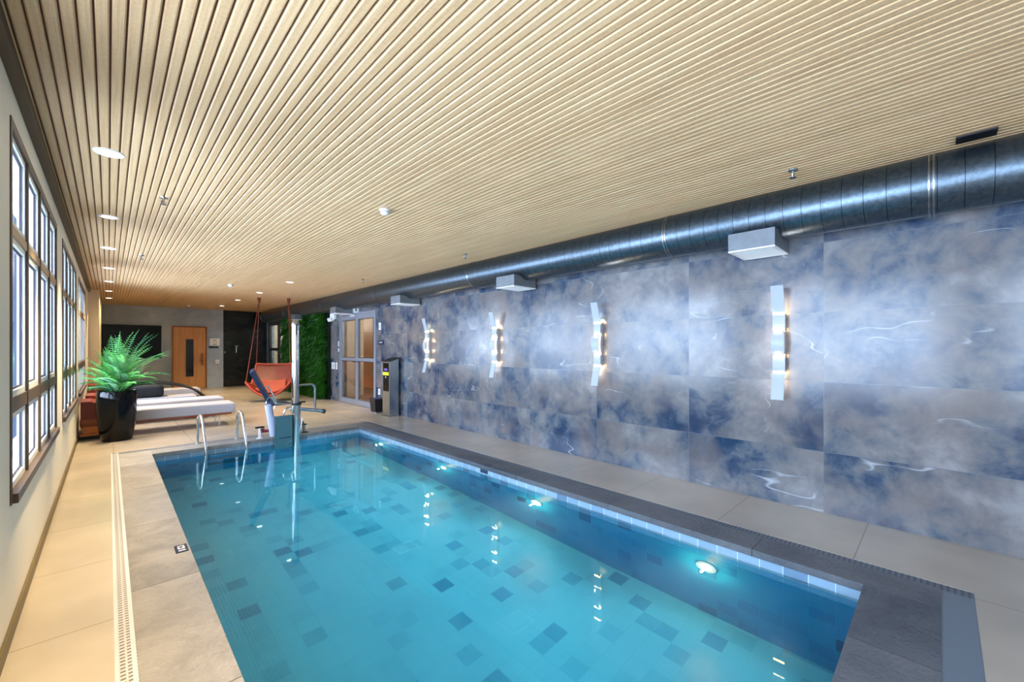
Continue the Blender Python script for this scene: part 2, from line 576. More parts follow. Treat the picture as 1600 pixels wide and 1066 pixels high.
def box(bm, x0, x1, y0, y1, z0, z1, bevel=0.0):
    r = bmesh.ops.create_cube(bm, size=1)
    vs = r['verts']
    bmesh.ops.scale(bm, vec=(abs(x1 - x0), abs(y1 - y0), abs(z1 - z0)), verts=vs)
    bmesh.ops.translate(bm, vec=((x0 + x1) / 2, (y0 + y1) / 2, (z0 + z1) / 2), verts=vs)
    if bevel:
        ed = list({e for v in vs for e in v.link_edges})
        bmesh.ops.bevel(bm, geom=ed, offset=bevel, segments=3, profile=0.6, affect='EDGES')

def tube(bm, pts, r, seg=12, cap=True):
    """round tube along pts, r a number or a list"""
    pts = [Vector(p) for p in pts]
    rs = r if isinstance(r, (list, tuple)) else [r] * len(pts)
    rings = []
    up = Vector((0, 0, 1))
    prev = None
    for i, p in enumerate(pts):
        if i == 0: d = pts[1] - p
        elif i == len(pts) - 1: d = p - pts[i - 1]
        else: d = (pts[i + 1] - p).normalized() + (p - pts[i - 1]).normalized()
        d.normalize()
        if prev is None:
            a = d.cross(up)
            if a.length < 1e-3: a = d.cross(Vector((1, 0, 0)))
        else:
            a = prev - d * prev.dot(d)
        a.normalize()
        prev = a
        b = d.cross(a)
        rings.append([bm.verts.new(p + (a * math.cos(2 * PI * k / seg) + b * math.sin(2 * PI * k / seg)) * rs[i]) for k in range(seg)])
    for i in range(len(rings) - 1):
        for k in range(seg):
            bm.faces.new((rings[i][k], rings[i][(k + 1) % seg], rings[i + 1][(k + 1) % seg], rings[i + 1][k]))
    if cap:
        bm.faces.new(list(reversed(rings[0])))
        bm.faces.new(rings[-1])

def lathe(bm, prof, cx=0, cy=0, seg=40, cap=True):
    """prof [(r, z), ...] from bottom to top"""
    rings = []
    for r, z in prof:
        rings.append([bm.verts.new((cx + r * math.cos(2 * PI * k / seg), cy + r * math.sin(2 * PI * k / seg), z)) for k in range(seg)])
    for i in range(len(rings) - 1):
        for k in range(seg):
            bm.faces.new((rings[i][k], rings[i][(k + 1) % seg], rings[i + 1][(k + 1) % seg], rings[i + 1][k]))
    if cap:
        bm.faces.new(list(reversed(rings[0])))
        bm.faces.new(rings[-1])

def ribbon(bm, pts, wid, thick):
    """flat band whose side profile is pts [(x, z)], width along Y from -wid/2"""
    n = len(pts)
    L = []
    for i, (x, z) in enumerate(pts):
        a = pts[max(0, i - 1)]; b = pts[min(n - 1, i + 1)]
        d = Vector((b[0] - a[0], b[1] - a[1])); d.normalize()
        nx, nz = d.y * thick / 2, -d.x * thick / 2
        L.append([bm.verts.new((x + s * nx, y, z + s * nz)) for s, y in ((1, -wid / 2), (1, wid / 2), (-1, wid / 2), (-1, -wid / 2))])
    for i in range(n - 1):
        for k in range(4):
            bm.faces.new((L[i][k], L[i][(k + 1) % 4], L[i + 1][(k + 1) % 4], L[i + 1][k]))
    bm.faces.new(L[0]); bm.faces.new(list(reversed(L[-1])))

def smooth_path(ctrl, n=8):
    out = []
    P = [Vector(c) for c in ctrl]
    for i in range(len(P) - 1):
        p0 = P[max(i - 1, 0)]; p1 = P[i]; p2 = P[i + 1]; p3 = P[min(i + 2, len(P) - 1)]
        for k in range(n):
            t = k / n
            out.append(0.5 * ((2 * p1) + (-p0 + p2) * t + (2 * p0 - 5 * p1 + 4 * p2 - p3) * t * t + (-p0 + 3 * p1 - 3 * p2 + p3) * t ** 3))
    out.append(P[-1])
    return out

def bend(pts, r, n=6):
    """polyline with rounded corners"""
    P = [Vector(p) for p in pts]
    out = [P[0]]
    for i in range(1, len(P) - 1):
        a = (P[i - 1] - P[i]); b = (P[i + 1] - P[i])
        rr = min(r, a.length * 0.49, b.length * 0.49)
        A = P[i] + a.normalized() * rr; Bp = P[i] + b.normalized() * rr
        for k in range(n + 1):
            t = k / n
            out.append((1 - t) ** 2 * A + 2 * t * (1 - t) * P[i] + t * t * Bp)
    out.append(P[-1])
    return out

def obj(name, bm, m, parent=None, smooth=False, loc=None):
    bmesh.ops.recalc_face_normals(bm, faces=bm.faces)
    me = bpy.data.meshes.new(name)
    bm.to_mesh(me)
    bm.free()
    if smooth:
        for p in me.polygons: p.use_smooth = True
        try:
            me.set_sharp_from_angle(angle=math.radians(40))
        except Exception:
            pass
    me.materials.append(M[m] if isinstance(m, str) else m)
    o = bpy.data.objects.new(name, me)
    C.objects.link(o)
    if parent: o.parent = parent
    if loc: o.location = loc
    return o

def tag(o, label, cat, group=None, kind=None):
    o['label'] = label; o['category'] = cat
    if group: o['group'] = group
    if kind: o['kind'] = kind
    return o

def thing(name, label, cat, loc=(0, 0, 0), rz=0, group=None, kind=None):
    o = bpy.data.objects.new(name, None)
    o.empty_display_size = 0.1
    C.objects.link(o)
    o.location = loc
    o.rotation_euler = (0, 0, rz)
    return tag(o, label, cat, group, kind)

def struct(name, bm, m, label, cat, smooth=False):
    o = obj(name, bm, m, smooth=smooth)
    return tag(o, label, cat, kind='structure')

def kids(o):
    return [c for c in list(C.objects) if c.parent == o]

def copy_tree(o, parent=None):
    c = o.copy(); C.objects.link(c)
    if parent: c.parent = parent
    for ch in kids(o):
        copy_tree(ch, c)
    return c

# ================================================================== THE SETTING
T = 0.25
# floor: slab pieces round the drain ring
DR = (0.02, 3.802, -0.14, 8.20)     # outer edge of drain channel ring
b = B()
box(b, XL - T, DR[0], YB - T, YF + 0.4, -0.2, 0)
box(b, DR[1], XR + T, YB - T, YF + 0.4, -0.2, 0)
box(b, DR[0], DR[1], YB - T, DR[2], -0.2, 0)
box(b, DR[0], DR[1], DR[3], YF + 0.4, -0.2, 0)
struct('floor', b, 'floor', 'cream porcelain tiled deck around the pool', 'floor')

# pool basin: walls and floor
b = B()
box(b, PX0 - 0.3, PX0, PY0 - 0.3, PY1 + 0.3, ZP - 0.2, -0.149)
box(b, PX1, PX1 + 0.3, PY0 - 0.3, PY1 + 0.3, ZP - 0.2, -0.149)
box(b, PX0, PX1, PY0 - 0.3, PY0, ZP - 0.2, -0.149)
box(b, PX0, PX1, PY1, PY1 + 0.3, ZP - 0.2, -0.149)
struct('pool_wall', b, 'ptile', 'square tiles lining the pool walls below water, coloured with its teal tint', 'pool wall')
b = B()
box(b, PX0, PX1, PY0, PY1, ZP - 0.2, ZP)
struct('pool_floor', b, 'pfloor', 'tiled bottom of the pool, coloured with the pale teal tint of the water', 'pool floor')
b = B()
zt, zb = -0.012, -0.149
box(b, PX0 - 0.3, PX0, PY0 - 0.3, PY1 + 0.3, zb, zt)
box(b, PX1, PX1 + 0.3, PY0 - 0.3, PY1 + 0.3, zb, zt)
box(b, PX0, PX1, PY0 - 0.3, PY0, zb, zt)
box(b, PX0, PX1, PY1, PY1 + 0.3, zb, zt)
struct('pool_border', b, 'btile', 'row of pale blue grey tiles along the waterline', 'tile border')

# water surface
b = B()
vs = [b.verts.new(p) for p in ((PX0, PY0, ZW), (PX1, PY0, ZW), (PX1, PY1, ZW), (PX0, PY1, ZW))]
b.faces.new(vs)
o = obj('pool_water', b, 'water')
tag(o, 'calm blue green water filling the long pool', 'water', kind='stuff')

# the body of slightly cloudy water below the surface
def murk():
    m = bpy.data.materials.new('cloudy water')
    m.use_nodes = True
    t = m.node_tree
    t.nodes.clear()
    out = t.nodes.new('ShaderNodeOutputMaterial')
    sc = t.nodes.new('ShaderNodeVolumeScatter')
    sc.inputs['Color'].default_value = (0.75, 0.95, 1.0, 1)
    sc.inputs['Density'].default_value = 0.10
    sc.inputs['Anisotropy'].default_value = 0.6
    ab = t.nodes.new('ShaderNodeVolumeAbsorption')
    ab.inputs['Color'].default_value = (0.30, 0.90, 0.97, 1)
    ab.inputs['Density'].default_value = 0.30
    ad = t.nodes.new('ShaderNodeAddShader')
    t.links.new(sc.outputs[0], ad.inputs[0]); t.links.new(ab.outputs[0], ad.inputs[1])
    t.links.new(ad.outputs[0], out.inputs['Volume'])
    return m
b = B()
box(b, PX0 + 0.001, PX1 - 0.001, PY0 + 0.001, PY1 - 0.001, ZP + 0.001, ZW - 0.002)
tag(obj('water_body', b, murk()), 'slightly cloudy depth of the pool water', 'water', kind='stuff')

# coping stones, a ring inside the drain
CX0, CX1, CY0, CY1 = 0.10, 3.711, 0.0, 8.06
def coping(x0, x1, y0, y1, m, lab):
    bb = B(); box(bb, x0, x1, y0, y1, -0.05, 0.003, 0.002)
    struct('pool_coping', bb, m, lab, 'coping')
coping(CX0, PX0 + 0.008, CY0, CY1, 'stone_l', 'light grey rough stone coping on the window side of the pool')
coping(PX1 - 0.008, CX1, CY0, CY1, 'stone_r', 'dark grey stone coping on the marble wall side of the pool')
coping(PX0 + 0.008, PX1 - 0.008, CY0, PY0 + 0.008, 'stone_n', 'dark stone coping across the near end of the pool')
coping(PX0 + 0.008, PX1 - 0.008, PY1 - 0.008, CY1, 'stone_x', 'grey stone coping across the far end of the pool')

def grate_bar(x0, x1, y0, y1, m, lab):
    bb = B(); box(bb, x0, x1, y0, y1, -0.05, -0.002)
    tag(obj('drain_grate', bb, m), lab, 'drain grate', kind='structure')
grate_bar(DR[0], CX0, DR[2], DR[3], 'grate_l', 'white slotted drain grate beside the window side coping')
grate_bar(CX1, DR[1], DR[2], DR[3], 'grate_r', 'dark slotted drain grate beside the marble wall side coping')
grate_bar(CX0, CX1, DR[2], CY0, 'channel', 'grey drain channel across the near end of the pool')
grate_bar(CX0, CX1, CY1, DR[3], 'grate_x', 'grey drain channel across the far end of the pool')
b = B()
box(b, DR[0], DR[0] + 0.014, DR[2], DR[3], -0.05, 0.002)
box(b, CX0 - 0.02, CX0 - 0.002, CY0, DR[3], -0.05, 0.002)
tag(obj('drain_edging', b, 'grey_p'), 'pale grey edging strips of the white drain', 'edging', kind='structure')

# ceiling: slats over a dark backing
def slat(bm, x0, x1, y0, y1, z0, z1, ch=0.006):
    pr = [(x0 + ch, z0), (x1 - ch, z0), (x1, z0 + ch), (x1, z1), (x0, z1), (x0, z0 + ch)]
    a = [bm.verts.new((x, y0, z)) for x, z in pr]
    c_ = [bm.verts.new((x, y1, z)) for x, z in pr]
    bm.faces.new(a); bm.faces.new(c_)
    for i in range(6):
        bm.faces.new((a[i], a[(i + 1) % 6], c_[(i + 1) % 6], c_[i]))
b = B()
x = XL
PITCH = 0.0536
while x < XR:
    slat(b, x + 0.004, min(x + PITCH - 0.004, XR), YB, YF, ZC, ZC + 0.0165)
    x += PITCH
o = struct('ceiling', b, 'ceil', 'light oak slatted ceiling running the length of the room', 'ceiling')
b = B()
box(b, XL - T, XR + T, YB - T, YF + T, ZC + 0.0165, ZC + 0.2)
struct('ceiling_backing', b, 'groove', 'dark board seen in the grooves between ceiling slats', 'ceiling')
b = B()
box(b, XL, XL + 0.045, YB, YF, 2.88, ZC)
struct('trim_1', b, 'trim', 'dark brown moulding where the ceiling meets the window wall', 'trim')

# left wall with window openings
b = B()
box(b, XL - T, XL, YB - T, YF + T, -0.2, WZ0)
box(b, XL - T, XL, YB - T, YF + T, WZ1, ZC + 0.02)
ys = [YB - T] + [v for w in WIN for v in w] + [YF + T]
ys[1] = max(ys[1], YB - T)
for i in range(0, len(ys), 2):
    if ys[i + 1] > ys[i]:
        box(b, XL - T, XL, ys[i], ys[i + 1], WZ0, WZ1)
struct('wall_left', b, 'wall_l', 'warm white wall holding the tall windows', 'wall')
b = B()
box(b, XL, XL + 0.014, YB, 14.6, 0, 0.075)
struct('baseboard_left', b, 'base', 'olive brown skirting under the windows', 'skirting')
b = B()
box(b, XL, -0.17, 14.6, YF, 0, ZC)
struct('wall_pier', b, 'wall_b', 'cream projecting pier in the far left corner', 'wall')

# right wall, openings for two glazed doors
DB = (9.56, 11.78, 2.43)     # double door
DF = (16.35, 19.02, 2.6)     # far glazed door
b = B()
XO = XR + 0.2
box(b, XR, XO, YB - T, DB[0], -0.2, ZC + 0.02)
box(b, XR, XO, DB[0], DB[1], DB[2], ZC + 0.02)
box(b, XR, XO, DB[1], DF[0], -0.2, ZC + 0.02)
box(b, XR, XO, DF[0], YF + T, DF[2], ZC + 0.02)
struct('wall_right', b, 'marble', 'large slate blue marble tiled wall beside the pool', 'wall')
b = B()
box(b, XR, XO, DF[1], YF + T, -0.2, DF[2])
struct('wall_brick', b, 'brick', 'narrow strip of pale blue brick left of the far glazed door', 'wall')

# end walls
b = B()
box(b, XL - T, 3.16, YF, YF + 0.2, 0, ZC + 0.02)
box(b, 3.10, 3.16, YF + 0.2, YF + 0.4, 0, ZC + 0.02)
struct('wall_far', b, 'concrete', 'grey burnished plaster wall at the far end', 'wall')
b = B()
box(b, 3.16, XO, YF + 0.12, YF + 0.4, 0, ZC + 0.02)
struct('wall_shower', b, 'black_tile', 'black tiled shower wall at the far end', 'wall')
b = B()
box(b, XL - T, XO, YB - T, YB, -0.2, ZC + 0.02)
struct('wall_near', b, 'wall_b', 'cream wall behind the viewpoint', 'wall')

# corridor seen through the glazed doors
b = B()
box(b, XO, 7.2, 8.6, YF + T, -0.1, 0)
struct('floor_corridor', b, mat('corridor floor', (128, 92, 66), 0.3), 'brown floor of the corridor behind the glass doors', 'floor')
b = B()
box(b, 7.0, 7.2, 8.6, YF + T, 0, 2.8)
struct('wall_corridor', b, 'panel_wood', 'oak panelled corridor wall seen through the glass doors', 'wall')
b = B()
box(b, XO, 7.2, 8.4, 8.6, 0, 2.8)
box(b, XO, 7.2, YF + 0.05, YF + T, 0, 2.8)
box(b, XO, XO + 1.0, 12.9, 13.0, 0, 2.8)
struct('wall_corridor_end', b, 'curtain', 'pale end walls of the corridor behind the glass doors', 'wall')
b = B()
box(b, XO, 7.2, 8.4, YF + T, 2.8, 2.9)
struct('ceiling_corridor', b, 'curtain', 'pale ceiling of the corridor behind the glass doors', 'ceiling')
b = B()
box(b, 6.0, 6.5, 10.6, 11.0, 0, 2.8)
box(b, 6.3, 6.6, 17.6, 18.3, 0, 2.8)
box(b, 5.6, 6.1, 13.5, 15.3, 0, 2.8)
struct('column_corridor', b, 'curtain', 'pale columns standing in the corridor behind the glass doors', 'column')
for y in (10.6, 13.6, 17.4):
    lamp('corridor_fill', 'POINT', (5.7, y, 2.6), 170, (1, 0.86, 0.66), 0.1)  # added lights without fixtures, brighten the corridor behind the doors

# ------------------------------------------------------------------ windows
def window(n, y0, y1, label):
    root = thing('window_%d' % n, label, 'window', (XL, (y0 + y1) / 2, WZ0), kind='structure')
    w = y1 - y0; h = WZ1 - WZ0
    hw = w / 2
    b = B()
    fx0, fx1 = -0.035, 0.006
    f = 0.04
    box(b, fx0, fx1, -hw, -hw + f, 0, h)
    box(b, fx0, fx1, hw - f, hw, 0, h)
    box(b, fx0, fx1, -hw + f, hw - f, h - 0.05, h)
    box(b, fx0, fx1 + 0.02, -hw + f, hw - f, 0, 0.05)
    obj('window_frame', b, 'brown', root)
    bw = w / 4
    for k in (1, 2, 3):
        b = B(); box(b, fx0, fx1 - 0.002, -hw + k * bw - 0.02, -hw + k * bw + 0.02, 0.05, h - 0.05)
        obj('mullion', b, 'brown', root)
    t1, t2 = 1.19 - WZ0, 2.135 - WZ0
    b = B(); box(b, fx0, fx1 - 0.006, -hw + f, hw - f, t1 - 0.04, t1 + 0.04)
    obj('lower_transom', b, 'brown', root)
    b = B(); box(b, fx0, fx1 - 0.006, -hw + f, hw - f, t2 - 0.027, t2 + 0.027)
    obj('upper_transom', b, 'tan', root)
    for k in range(4):
        ya = -hw + k * bw + (f if k == 0 else 0.02); yb = -hw + (k + 1) * bw - (f if k == 3 else 0.02)
        for za, zb2 in ((0.05, t1 - 0.04), (t1 + 0.04, t2 - 0.027), (t2 + 0.027, h - 0.05)):
            s = B(); q = 0.035
            sx0, sx1 = -0.034, -0.008
            box(s, sx0, sx1, ya, ya + q, za, zb2)
            box(s, sx0, sx1, yb - q, yb, za, zb2)
            box(s, sx0, sx1, ya + q, yb - q, za, za + q)
            box(s, sx0, sx1, ya + q, yb - q, zb2 - q, zb2)
            so = obj('sash', s, 'white_sash', root)
            g = B(); e2 = 0.012
            box(g, -0.029, -0.021, ya + q, ya + q + e2, za + q, zb2 - q)
            box(g, -0.029, -0.021, yb - q - e2, yb - q, za + q, zb2 - q)
            box(g, -0.029, -0.021, ya + q, yb - q, za + q, za + q + e2)
            box(g, -0.029, -0.021, ya + q, yb - q, zb2 - q - e2, zb2 - q)
            obj('gasket', g, 'gasket', so)
            p = B(); box(p, -0.028, -0.024, ya + q, yb - q, za + q, zb2 - q)
            obj('glass_pane', p, 'pane', so)
labs = ['brown framed window behind the viewpoint', 'brown framed window beside the near end of the pool',
        'nearest tall brown framed window in view, four bays wide', 'second brown framed window along the wall, past the nearest one',
        'farthest brown framed window, beside the palm fronds']
for i, (y0, y1) in enumerate(WIN):
    window(i + 1, y0, y1, labs[i])

# ------------------------------------------------------------------ far oak door
d = thing('door_1', 'honey oak door with a tall dark glass slit in the grey far wall', 'door', (2.13, YF, 0), kind='structure')
b = B(); w = 0.515; h = 2.30
box(b, -w, -w + 0.05, -0.03, 0.02, 0, h); box(b, w - 0.05, w, -0.03, 0.02, 0, h); box(b, -w + 0.05, w - 0.05, -0.03, 0.02, h - 0.05, h)
obj('door_frame', b, 'oak_dark', d)
b = B()
box(b, -w + 0.05, -0.115, -0.02, 0.02, 0.01, h - 0.05); box(b, 0.115, w - 0.05, -0.02, 0.02, 0.01, h - 0.05)
box(b, -0.115, 0.115, -0.02, 0.02, 0.01, 0.45); box(b, -0.115, 0.115, -0.02, 0.02, 1.82, h - 0.05)
leaf = obj('door_leaf', b, 'oak', d)
b = B(); box(b, -0.115, 0.115, -0.005, 0.01, 0.45, 1.82); obj('glass_slit', b, 'slit', leaf)
b = B()
box(b, -0.135, -0.115, -0.03, -0.0, 0.43, 1.84); box(b, 0.115, 0.135, -0.03, 0, 0.43, 1.84)
box(b, -0.115, 0.115, -0.03, 0, 0.43, 0.45); box(b, -0.115, 0.115, -0.03, 0, 1.82, 1.84)
obj('glazing_bead', b, 'oak', leaf)
b = B(); box(b, w - 0.17, w - 0.10, -0.05, -0.02, 0.85, 1.3, 0.01); obj('handle_plate', b, 'oak_dark', leaf)
b = B(); tube(b, bend([(w - 0.12, -0.05, 1.05), (w - 0.12, -0.09, 1.05), (w - 0.24, -0.09, 1.05)], 0.02), 0.01); obj('handle', b, 'steel', leaf)

# ------------------------------------------------------------------ glazed doors
def glazed(n, y0, y1, z1, m, label, mid=1.2, st=0.1):
    root = thing('door_%d' % n, label, 'door', (XR, (y0 + y1) / 2, 0), kind='structure')
    hw = (y1 - y0) / 2
    b = B(); q = 0.06
    box(b, -0.02, 0.1, -hw, -hw + q, 0, z1); box(b, -0.02, 0.1, hw - q, hw, 0, z1); box(b, -0.02, 0.1, -hw + q, hw - q, z1 - q, z1)
    obj('door_frame', b, m, root)
    for s in (0, 1):
        ya, yb = (-hw + q, -0.004) if s == 0 else (0.004, hw - q)
        b = B()
        box(b, 0, 0.05, ya, ya + st, 0.01, z1 - q); box(b, 0, 0.05, yb - st, yb, 0.01, z1 - q)
        box(b, 0, 0.05, ya + st, yb - st, 0.01, 0.16); box(b, 0, 0.05, ya + st, yb - st, mid - 0.055, mid + 0.055)
        box(b, 0, 0.05, ya + st, yb - st, z1 - q - 0.13, z1 - q)
        lf = obj('door_leaf', b, m, root)
        for za, zb in ((0.16, mid - 0.055), (mid + 0.055, z1 - q - 0.13)):
            p = B(); box(p, 0.02, 0.028, ya + st, yb - st, za, zb); obj('glass_pane', p, 'pane_d', lf)
            p = B(); e2 = 0.014
            box(p, -0.004, 0.0, ya + st - e2, ya + st, za - e2, zb + e2); box(p, -0.004, 0, yb - st, yb - st + e2, za - e2, zb + e2)
            box(p, -0.004, 0.0, ya + st, yb - st, za - e2, za); box(p, -0.004, 0, ya + st, yb - st, zb, zb + e2)
            obj('glazing_bead', p, 'black', lf)
        hy = (yb - 0.05) if s == 0 else (ya + 0.05)
        p = B(); tube(p, bend([(0, hy, mid - 0.16 + 0.1), (-0.05, hy, mid - 0.06), (-0.05, hy + (-0.1 if s == 0 else 0.1), mid - 0.06)], 0.02), 0.01)
        obj('handle', p, 'black', lf)
    return root
r = glazed(2, DB[0], DB[1], DB[2], 'alu', 'grey framed double glass door in the marble wall beside the leafy green wall')
b = B(); box(b, -0.07, -0.0, -0.02, 0.26, 2.32, 2.38, 0.005); obj('door_closer', b, 'grey_p', r)
b = B(); tube(b, [(-0.04, 0.75, 2.36), (-0.12, 0.55, 2.4), (-0.05, 0.35, 2.39)], 0.01); obj('closer_arm', b, 'steel', r)
glazed(3, DF[0], DF[1], DF[2] - 0.02, 'dark_alu', 'charcoal framed glass door beyond the green wall, beside pale blue brick', mid=1.45)

# ================================================================== FIXTURES
# duct
DX, DZ, DRD = 4.443, 2.722, 0.222
b = B(); tube(b, [(DX, YB + 0.01, DZ), (DX, 18.4, DZ)], DRD, 48)
duct = obj('ventilation_duct', b, 'duct', smooth=True)
tag(duct, 'long round galvanised air duct running above the marble wall', 'duct')
for y in (0.05, 2.05, 5.42, 8.8, 12.1, 15.5):
    b = B()
    for q in (-0.012, 0.012):
        tube(b, [(DX, y + q - 0.005, DZ), (DX, y + q + 0.005, DZ)], DRD + 0.005, 48)
    obj('joint_collar', b, 'steel', duct, smooth=True)
b = B(); lathe(b, [(0.0, 0), (DRD + 0.01, 0), (DRD + 0.01, 0.03), (0.0, 0.03)], cap=False)
o = obj('end_cap', b, 'steel', duct, smooth=True); o.rotation_euler = (-PI / 2, 0, 0); o.location = (DX, 18.4, DZ)

GRP = 'air outlet boxes under the duct'
outs = [(1.20, 'nearest and largest looking grey air outlet box under the duct, above the nearest wall lamp'),
        (4.45, 'grey air outlet box under the duct, second from the right'),
        (7.70, 'grey air outlet box under the duct, left of the farthest wall lamp'),
        (10.98, 'grey air outlet box under the duct above the double glass door'),
        (14.25, 'farthest grey air outlet box under the duct, above the green wall')]
root = thing('air_outlet', outs[0][1], 'air vent', (4.40, outs[0][0], 2.39), group=GRP)
b = B()
hx, hy = 0.23, 0.19
box(b, -hx, hx, -hy, hy, 0.012, 0.17)
obj('housing', b, 'galv', root)
b = B()
box(b, -hx, -hx + 0.025, -hy, hy, 0, 0.012); box(b, hx - 0.025, hx, -hy, hy, 0, 0.012)
box(b, -hx + 0.025, hx - 0.025, -hy, -hy + 0.025, 0, 0.012); box(b, -hx + 0.025, hx - 0.025, hy - 0.025, hy, 0, 0.012)
obj('grille_frame', b, 'white', root)
for k in range(11):
    b = B(); xx = -hx + 0.045 + k * 0.037
    box(b, xx, xx + 0.006, -hy + 0.025, hy - 0.025, 0.0, 0.012); obj('louvre', b, 'louvre', root)
for y, lab in outs[1:]:
    c = copy_tree(root); c.location = (4.40, y, 2.39); c['label'] = lab

# bracket between duct and ceiling
b = B()
box(b, 4.17, 4.30, -0.26, -0.07, 2.936, 2.948)
tag(obj('duct_bracket', b, 'black'), 'dark steel hanger plate between the near end of the duct and ceiling', 'bracket')

# sconces
def profile():
    p = []
    p += [(-0.15, 0.54), (-0.125, 0.46), (-0.095, 0.36), (-0.07, 0.285), (-0.072, 0.27), (-0.072, 0.13)]
    for k in range(0, 13):
        a = -PI / 2 + PI * k / 12
        p.append((-0.075 - 0.05 * math.cos(a), 0.12 * -math.sin(a)))
    p += [(-0.072, -0.13), (-0.072, -0.27), (-0.07, -0.285), (-0.095, -0.36), (-0.12, -0.46), (-0.14, -0.54)]
    return p
SG = 'zigzag wall lamps on the marble wall'
sc = [(1.08, 'largest looking wavy white wall lamp, nearest, right end of the row'),
      (3.14, 'wavy white wall lamp, second from the right on the marble wall'),
      (5.17, 'wavy white wall lamp, third from the right on the marble wall'),
      (7.22, 'smallest looking wavy white wall lamp, farthest, near the payment post')]
sc[3] = (7.22, 'smallest looking wavy white wall lamp, left end of the row on the marble wall')
root = thing('wall_sconce', sc[0][1], 'wall lamp', (XR, sc[0][0], 1.55), group=SG)
b = B(); ribbon(b, profile(), 0.105, 0.006); obj('band', b, 'sconce', root, smooth=True)
b = B(); box(b, -0.05, 0, -0.04, 0.04, -0.28, 0.28); obj('backplate', b, 'sconce', root)
for zz in (0.285, 0.125, -0.125, -0.285):
    b = B(); box(b, -0.075, -0.05, -0.046, 0.046, zz - 0.016, zz + 0.016); obj('led_strip', b, 'glow', root)
roots = [root]
for y, lab in sc[1:]:
    c = copy_tree(root); c.location = (XR, y, 1.55); c['label'] = lab; roots.append(c)
for q in roots:
    for zz in (0.31, 0.1, -0.1, -0.31):
        lamp('sconce_lamp', 'POINT', (XR - 0.10 if abs(zz) < 0.2 else XR - 0.055, q.location.y, 1.55 + zz), 1.0, (1, 0.78, 0.5), 0.02)
    for s in (-1, 1):
        lamp('sconce_beam', 'SPOT', (XR - 0.05, q.location.y, 1.55 + s * 0.32), 2.5, (0.9, 0.92, 1.0), 0.03, rot=(0 if s < 0 else PI, 0, 0), angle=math.radians(110))

# downlights
DG = 'round ceiling downlights over the window side deck'
dl = [(0.0, 0.1), (0.0, 2.2), (0.0, 4.3), (0.0, 6.4), (0.0, 8.4), (0.0, 10.5), (0.0, 12.6), (0.0, 14.7), (0.0, 16.8)]
dlab = ['white round downlight directly above the viewpoint', 'white round downlight nearest in the ceiling row, just above the frame',
        'largest looking white downlight, first in the row above the window side deck', 'white downlight, second in view along the window side row',
        'white downlight, third in view along the window side row', 'white downlight, fourth in view along the window side row',
        'white downlight, fifth in view along the window side row', 'white downlight, sixth in view along the window side row',
        'white downlight, last of the window side row beside the far wall']
root = thing('downlight', dlab[0], 'ceiling light', (0, dl[0][1], ZC), group=DG)
b = B(); lathe(b, [(0.062, -0.006), (0.085, -0.006), (0.088, 0.0), (0.062, 0.0), (0.062, -0.006)], cap=False); obj('ring', b, 'white', root, smooth=True)
b = B(); lathe(b, [(0.062, -0.004), (0.062, 0.0)]); obj('lens', b, 'lens', root)
pts = [(dl[0], root)]
for q, lab in zip(dl[1:], dlab[1:]):
    c = copy_tree(root); c.location = (q[0], q[1], ZC); c['label'] = lab
far = [((2.86, 9.97), 'bright ceiling downlight nearest to the duct, above the far end of the pool'),
       ((2.83, 12.4), 'ceiling downlight just before the hanging chair ropes'),
       ((2.80, 14.8), 'ceiling downlight beyond the hanging chair ropes'),
       ((2.79, 17.2), 'farthest ceiling downlight, close to the black shower wall')]
for q, lab in far:
    c = copy_tree(root); c.location = (q[0], q[1], ZC); c['label'] = lab; c['group'] = 'round ceiling downlights of the far lounge'
WARM = (1.0, 0.76, 0.42)
for x, y in dl + [q for q, _ in far]:
    lamp('downlight_beam', 'SPOT', (x, y, ZC - 0.02), (640 if y < 9 else 380) if x < 1 else 380, WARM, 0.05, rot=(0, 0, 0), angle=math.radians(56 if y < 9 else 95), blend=1.0)

# sprinklers and detectors
sp_ = [((0.381, 5.22), 'small ceiling sprinkler nearest the window side downlights'), ((4.0, 0.84), 'ceiling sprinkler close to the duct at the near end'),
       ((3.95, 5.12), 'ceiling sprinkler beside the duct in mid room'), ((3.83, 8.47), 'ceiling sprinkler beside the duct near the far end of the pool'),
       ((0.366, 8.7), 'distant ceiling sprinkler in line with the window side one')]
root = thing('sprinkler', sp_[0][1], 'sprinkler', (0, 0, ZC), group='ceiling sprinklers')
root.location = (sp_[0][0][0], sp_[0][0][1], ZC)
b = B(); lathe(b, [(0.0, -0.012), (0.032, -0.006), (0.035, 0.0), (0, 0)], cap=False); obj('escutcheon', b, 'steel', root, smooth=True)
b = B(); lathe(b, [(0.009, -0.05), (0.011, -0.01)]); tube(b, [(0.02, 0, -0.03), (0.012, 0, -0.06)], 0.003, 6); tube(b, [(-0.02, 0, -0.03), (-0.012, 0, -0.06)], 0.003, 6)
obj('nozzle', b, 'steel', root)
b = B(); lathe(b, [(0.024, -0.066), (0.024, -0.062)]); obj('deflector', b, 'galv_d', root)
for q, lab in sp_[1:]:
    c = copy_tree(root); c.location = (q[0], q[1], ZC); c['label'] = lab
sd = [((2.078, 4.06), 'white smoke detector on the slatted ceiling above mid pool'), ((1.998, 11.3), 'white smoke detector on the ceiling beyond the pool'),
      ((1.943, 17.7), 'distant white smoke detector above the oak door')]
root = thing('smoke_detector', sd[0][1], 'smoke detector', (sd[0][0][0], sd[0][0][1], ZC), group='white smoke detectors')
b = B(); lathe(b, [(0.05, -0.016), (0.055, -0.012), (0.055, 0.0)]); obj('base', b, 'smoke', root, smooth=True)
b = B(); lathe(b, [(0.02, -0.052), (0.038, -0.046), (0.046, -0.034), (0.048, -0.016)]); obj('dome', b, 'smoke', root, smooth=True)
b = B()
